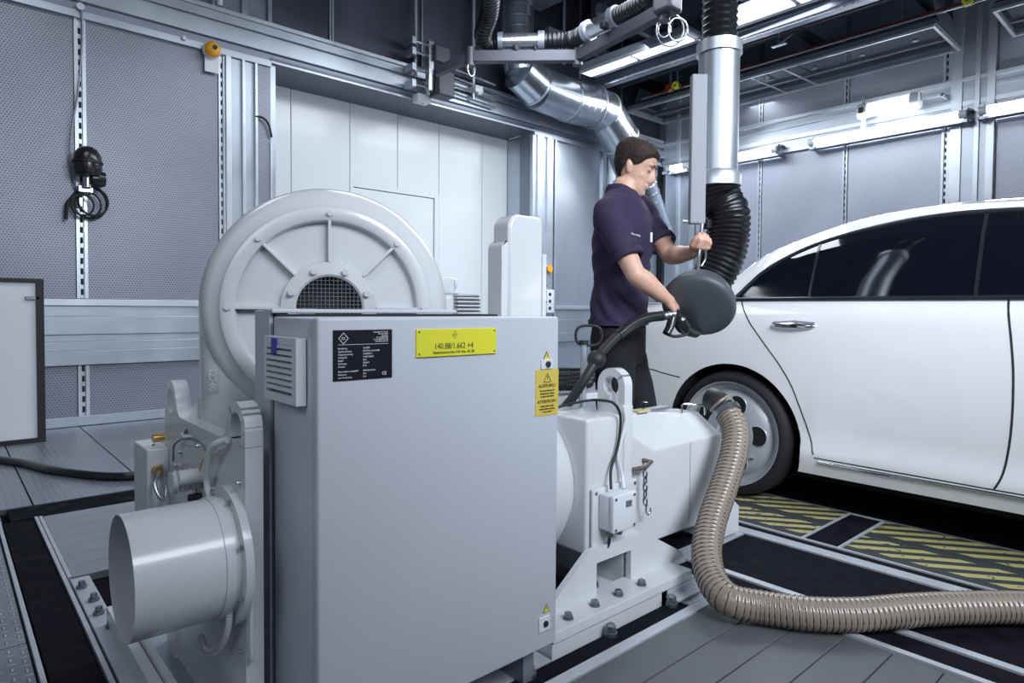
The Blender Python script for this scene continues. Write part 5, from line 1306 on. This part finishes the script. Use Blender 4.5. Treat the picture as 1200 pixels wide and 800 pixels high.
# mouth line
obj('mouth', T([HT((.096-.00035*q*q, .0042*q, -.0640+.0001*q*q)) for q in (-5, -3, -1, 0, 1, 3, 5)], .0014, 6), mat('lip_shadow', (.20, .08, .07), .5), man)
# hair cap
def hair_low(th):
    a = abs((th+PI) % (2*PI)-PI)            # 0 at the front
    pts_ = [(0, .068), (.35, .070), (.70, .062), (1.0, .045), (1.22, .016), (1.42, .004), (1.60, .010), (1.75, .014), (1.95, -.025), (2.3, -.062), (PI, -.072)]
    for (x1, y1), (x2, y2) in zip(pts_, pts_[1:]):
        if x1 <= a <= x2: return y1+(y2-y1)*(a-x1)/(x2-x1)
    return -.07
bm = NB(); NTH, NZ = 96, 22; outer = []; inner = []
for k in range(NTH):
    th = 2*PI*k/NTH; lo_ = hair_low(th); co_, ci_ = [], []
    a = abs((th+PI) % (2*PI)-PI)
    for j in range(NZ+1):
        t = j/NZ; z = lo_+(.1185-lo_)*t
        thick = (.004+.011*min(1, t*3.2)*(1.0 if a < 1.2 else .62+.4*t)) + .0016*noise.noise(Vector((th*6, z*90, 2)))+.0012*math.sin(th*40+z*200)
        if t > .8: thick += .004*(t-.8)/.2*(1 if a < 1.5 else .4)
        p = hsurf(th, z, thick); p.z += thick*.75*t
        co_.append(bm.verts.new(HT(p))); 
    ci_ = bm.verts.new(HT(hsurf(th, lo_, -.006))); outer.append(co_); inner.append(ci_)
for k in range(NTH):
    a, b = outer[k], outer[(k+1) % NTH]
    for j in range(NZ): bm.faces.new((a[j], b[j], b[j+1], a[j+1]))
    bm.faces.new((inner[k], inner[(k+1) % NTH], b[0], a[0]))
bm.faces.new([o_[-1] for o_ in outer])
obj('hair', bm, hair_m, man, smooth=60)
# ---- polo shirt
bm = NB()
def tr(u, v, a, b, t=TM, sh=0): return ell_ring(PD(u, v, t), bf_*a, bl_*b, 40, pw=.86)
loft(bm, [tr(725, 379, .128, .188), tr(725.5, 368, .127, .186), tr(727, 345, .118, .178), tr(728, 322, .120, .180), tr(729, 300, .127, .192), tr(730.5, 280, .131, .203), tr(731.5, 262, .125, .212), tr(731.5, 248, .108, .210), tr(731, 238, .090, .185), tr(730, 230, .075, .130), tr(728.5, 224, .064, .085)])
limb(bm, [shR+(neckb-shR)*.35+Zu*.0, shR, shR.lerp(elR, .30), shR.lerp(elR, .52)], [.070, .076, .070, .066], 22)
limb(bm, [shL+(neckb-shL)*.35, shL, shL.lerp(elL, .30), shL.lerp(elL, .52)], [.070, .074, .068, .064], 22)
sh = obj('polo_shirt', bm, shirt_m, man, smooth=0)
remesh(sh, .007, 6, .5)
# creases : displace along normals with soft folds
me = sh.data; off = Vector(sh.location)+Vector(man.location)
for v in me.vertices:
    p = Vector(v.co)+off; h = (p.z-mp.z)
    d_ = .0
    lat = (p-mp).dot(bf_)
    d_ += .007*noise.noise(Vector((lat*9, p.z*16, (p-mp).dot(bl_)*9)))
    d_ += .0065*math.sin((p.z*1.0+lat*1.3)*55+4*noise.noise(p*6))*max(0, 1-abs(h-.10)/.22)
    d_ += .0055*math.sin((p.z*1.2-lat*.9)*48+3*noise.noise(p*5))*max(0, 1-abs(h-.30)/.16)*.8
    v.co += v.normal*d_
# sleeve hems, bottom hem, collar, placket
for s0, e0, nm in ((shR, elR, 1), (shL, elL, 1)):
    d_ = (e0-s0).normalized(); c_ = s0.lerp(e0, .52)+d_*.05
    obj('sleeve_hem', L(c_, d_, [(.058, -.012), (.070, -.014), (.071, .012), (.066, .016), (.055, .014)], 28, closed=True), shirt_m, man, smooth=60)
hemc = PD(725, 379, TM)
hm = NB(); loft(hm, [ell_ring(hemc+Zu*.018, bf_*.130, bl_*.190, 40, pw=.86), ell_ring(hemc-Zu*.006, bf_*.131, bl_*.191, 40, pw=.86), ell_ring(hemc-Zu*.008, bf_*.115, bl_*.175, 40, pw=.86)], cap=False)
obj('shirt_hem', hm, shirt_m, man, smooth=50)
cn = PD(727.5, 226, TM)
cax = (Zu*.94-bf_*.12+bf_*.0).normalized(); cz_ = NB(); rings = []
for (rr_, hh) in ((.066, -.030), (.078, -.018), (.080, .000), (.074, .022), (.068, .032), (.063, .030), (.064, .0)):
    rr2 = []
    for k in range(40):
        a = 2*PI*k/40; fwd_ = math.cos(a); drop = -.030*max(0, fwd_)**2
        rr2.append(cn+bf_*(rr_*math.cos(a)+.006)+bl_*(rr_*1.02*math.sin(a))+Zu*(hh+drop-.004*fwd_))
    rings.append(rr2)
loft(cz_, rings, cap=False)
obj('collar', cz_, shirt_m, man, smooth=60)
ca = cn+bf_*.072-Zu*.035
for s_ in (-1, 1):
    obj('collar_tip', prism(NB(), [ca+bl_*(.008*s_)+Zu*.012, ca+bl_*(.050*s_)+Zu*.022-bf_*.022, ca+bl_*(.042*s_)-Zu*.030-bf_*.004, ca+bl_*(.016*s_)-Zu*.018+bf_*.006], bf_*.008), shirt_m, man, bevel=.002)
# skin of the open neckline, buttons, breast print and pocket pen
def chest(u, v, t, dx=.0): return PD(u, v, t)
bu = NB()
for (u, v) in ((744, 243), (748, 254)):
    ball(bu, PD(u, v, 2.905), .005, (1, 1, 1))
obj('buttons', bu, blk_gloss, man)
fr2 = -Fh*.86+Rh*.5
def on_shirt(u, v):
    """first hit of a pixel ray on the shirt"""
    o_ = CAM-off_s; d_ = ray(u, v).normalized(); hit, loc, nrm, idx = sh.ray_cast(o_, d_)
    return (loc+off_s, nrm) if hit else (PD(u, v, 2.85), fr2)
off_s = Vector(sh.location)+Vector(man.location)
bpy.context.view_layer.update()
P1, n1_ = on_shirt(739.5, 274.5)
rt_ = (Rh-n1_*Rh.dot(n1_)).normalized(); up_ = n1_.cross(rt_); up_ = up_ if up_.z > 0 else -up_
rt2 = (rt_+up_*.12).normalized()
text('Nova Werk', .0125, P1+n1_*.002, rt2, up_, ink_w, man, name='breast_print', squeeze=.9)
P2, n2_ = on_shirt(762, 278)
obj('pocket_pen', T([P2+n2_*.004-Zu*.022, P2+n2_*.004+Zu*.022], .006, 8), paper, man)
# ---- trousers, belt, shoes
bm = NB()
def legp(side, u, v): return PD(u, v, TM)+bl_*side
hipc = PD(725, 384, TM)
loft(bm, [ell_ring(hipc+Zu*.05, bf_*.112, bl_*.165, 32, pw=.9), ell_ring(hipc-Zu*.02, bf_*.120, bl_*.175, 32, pw=.9), ell_ring(hipc-Zu*.10-bf_*.0, bf_*.122, bl_*.178, 32, pw=.9), ell_ring(hipc-Zu*.17, bf_*.10, bl_*.165, 32, pw=.9)])
for s_, fo in ((-1, -.03), (1, .07)):
    h0 = hipc+bl_*(.085*s_)-Zu*.09; k0 = hipc+bl_*(.095*s_)-Zu*.50+bf_*(fo+.03); a0 = Vector((hipc.x, hipc.y, .10))+bl_*(.10*s_)+bf_*fo
    limb(bm, [h0, h0.lerp(k0, .5)+bf_*.01, k0, k0.lerp(a0, .5)-bf_*.01, a0], [.098, .088, .070, .064, .060], 22)
tz = obj('trousers', bm, trouser_m, man, smooth=0); remesh(tz, .009, 5, .5)
me = tz.data; off = Vector(tz.location)+Vector(man.location)
for v in me.vertices:
    p = Vector(v.co)+off; v.co += v.normal*(.006*noise.noise(Vector((p.x*8, p.y*8, p.z*13))))
bm = NB()
for s_, fo in ((-1, -.03), (1, .07)):
    a0 = Vector((hipc.x, hipc.y, .0))+bl_*(.10*s_)+bf_*fo
    rings = []
    for t, wd, h_ in ((-.085, .025, .05), (-.07, .036, .085), (-.02, .040, .10), (.05, .042, .085), (.11, .048, .062), (.165, .046, .05), (.20, .030, .035)):
        rings.append([a0+bf_*t+bl_*(wd*math.cos(q))+Zu*(h_/2+h_/2*math.sin(q)) for q in [2*PI*k/16 for k in range(16)]])
    loft(bm, rings)
obj('shoes', bm, blk, man, smooth=60)
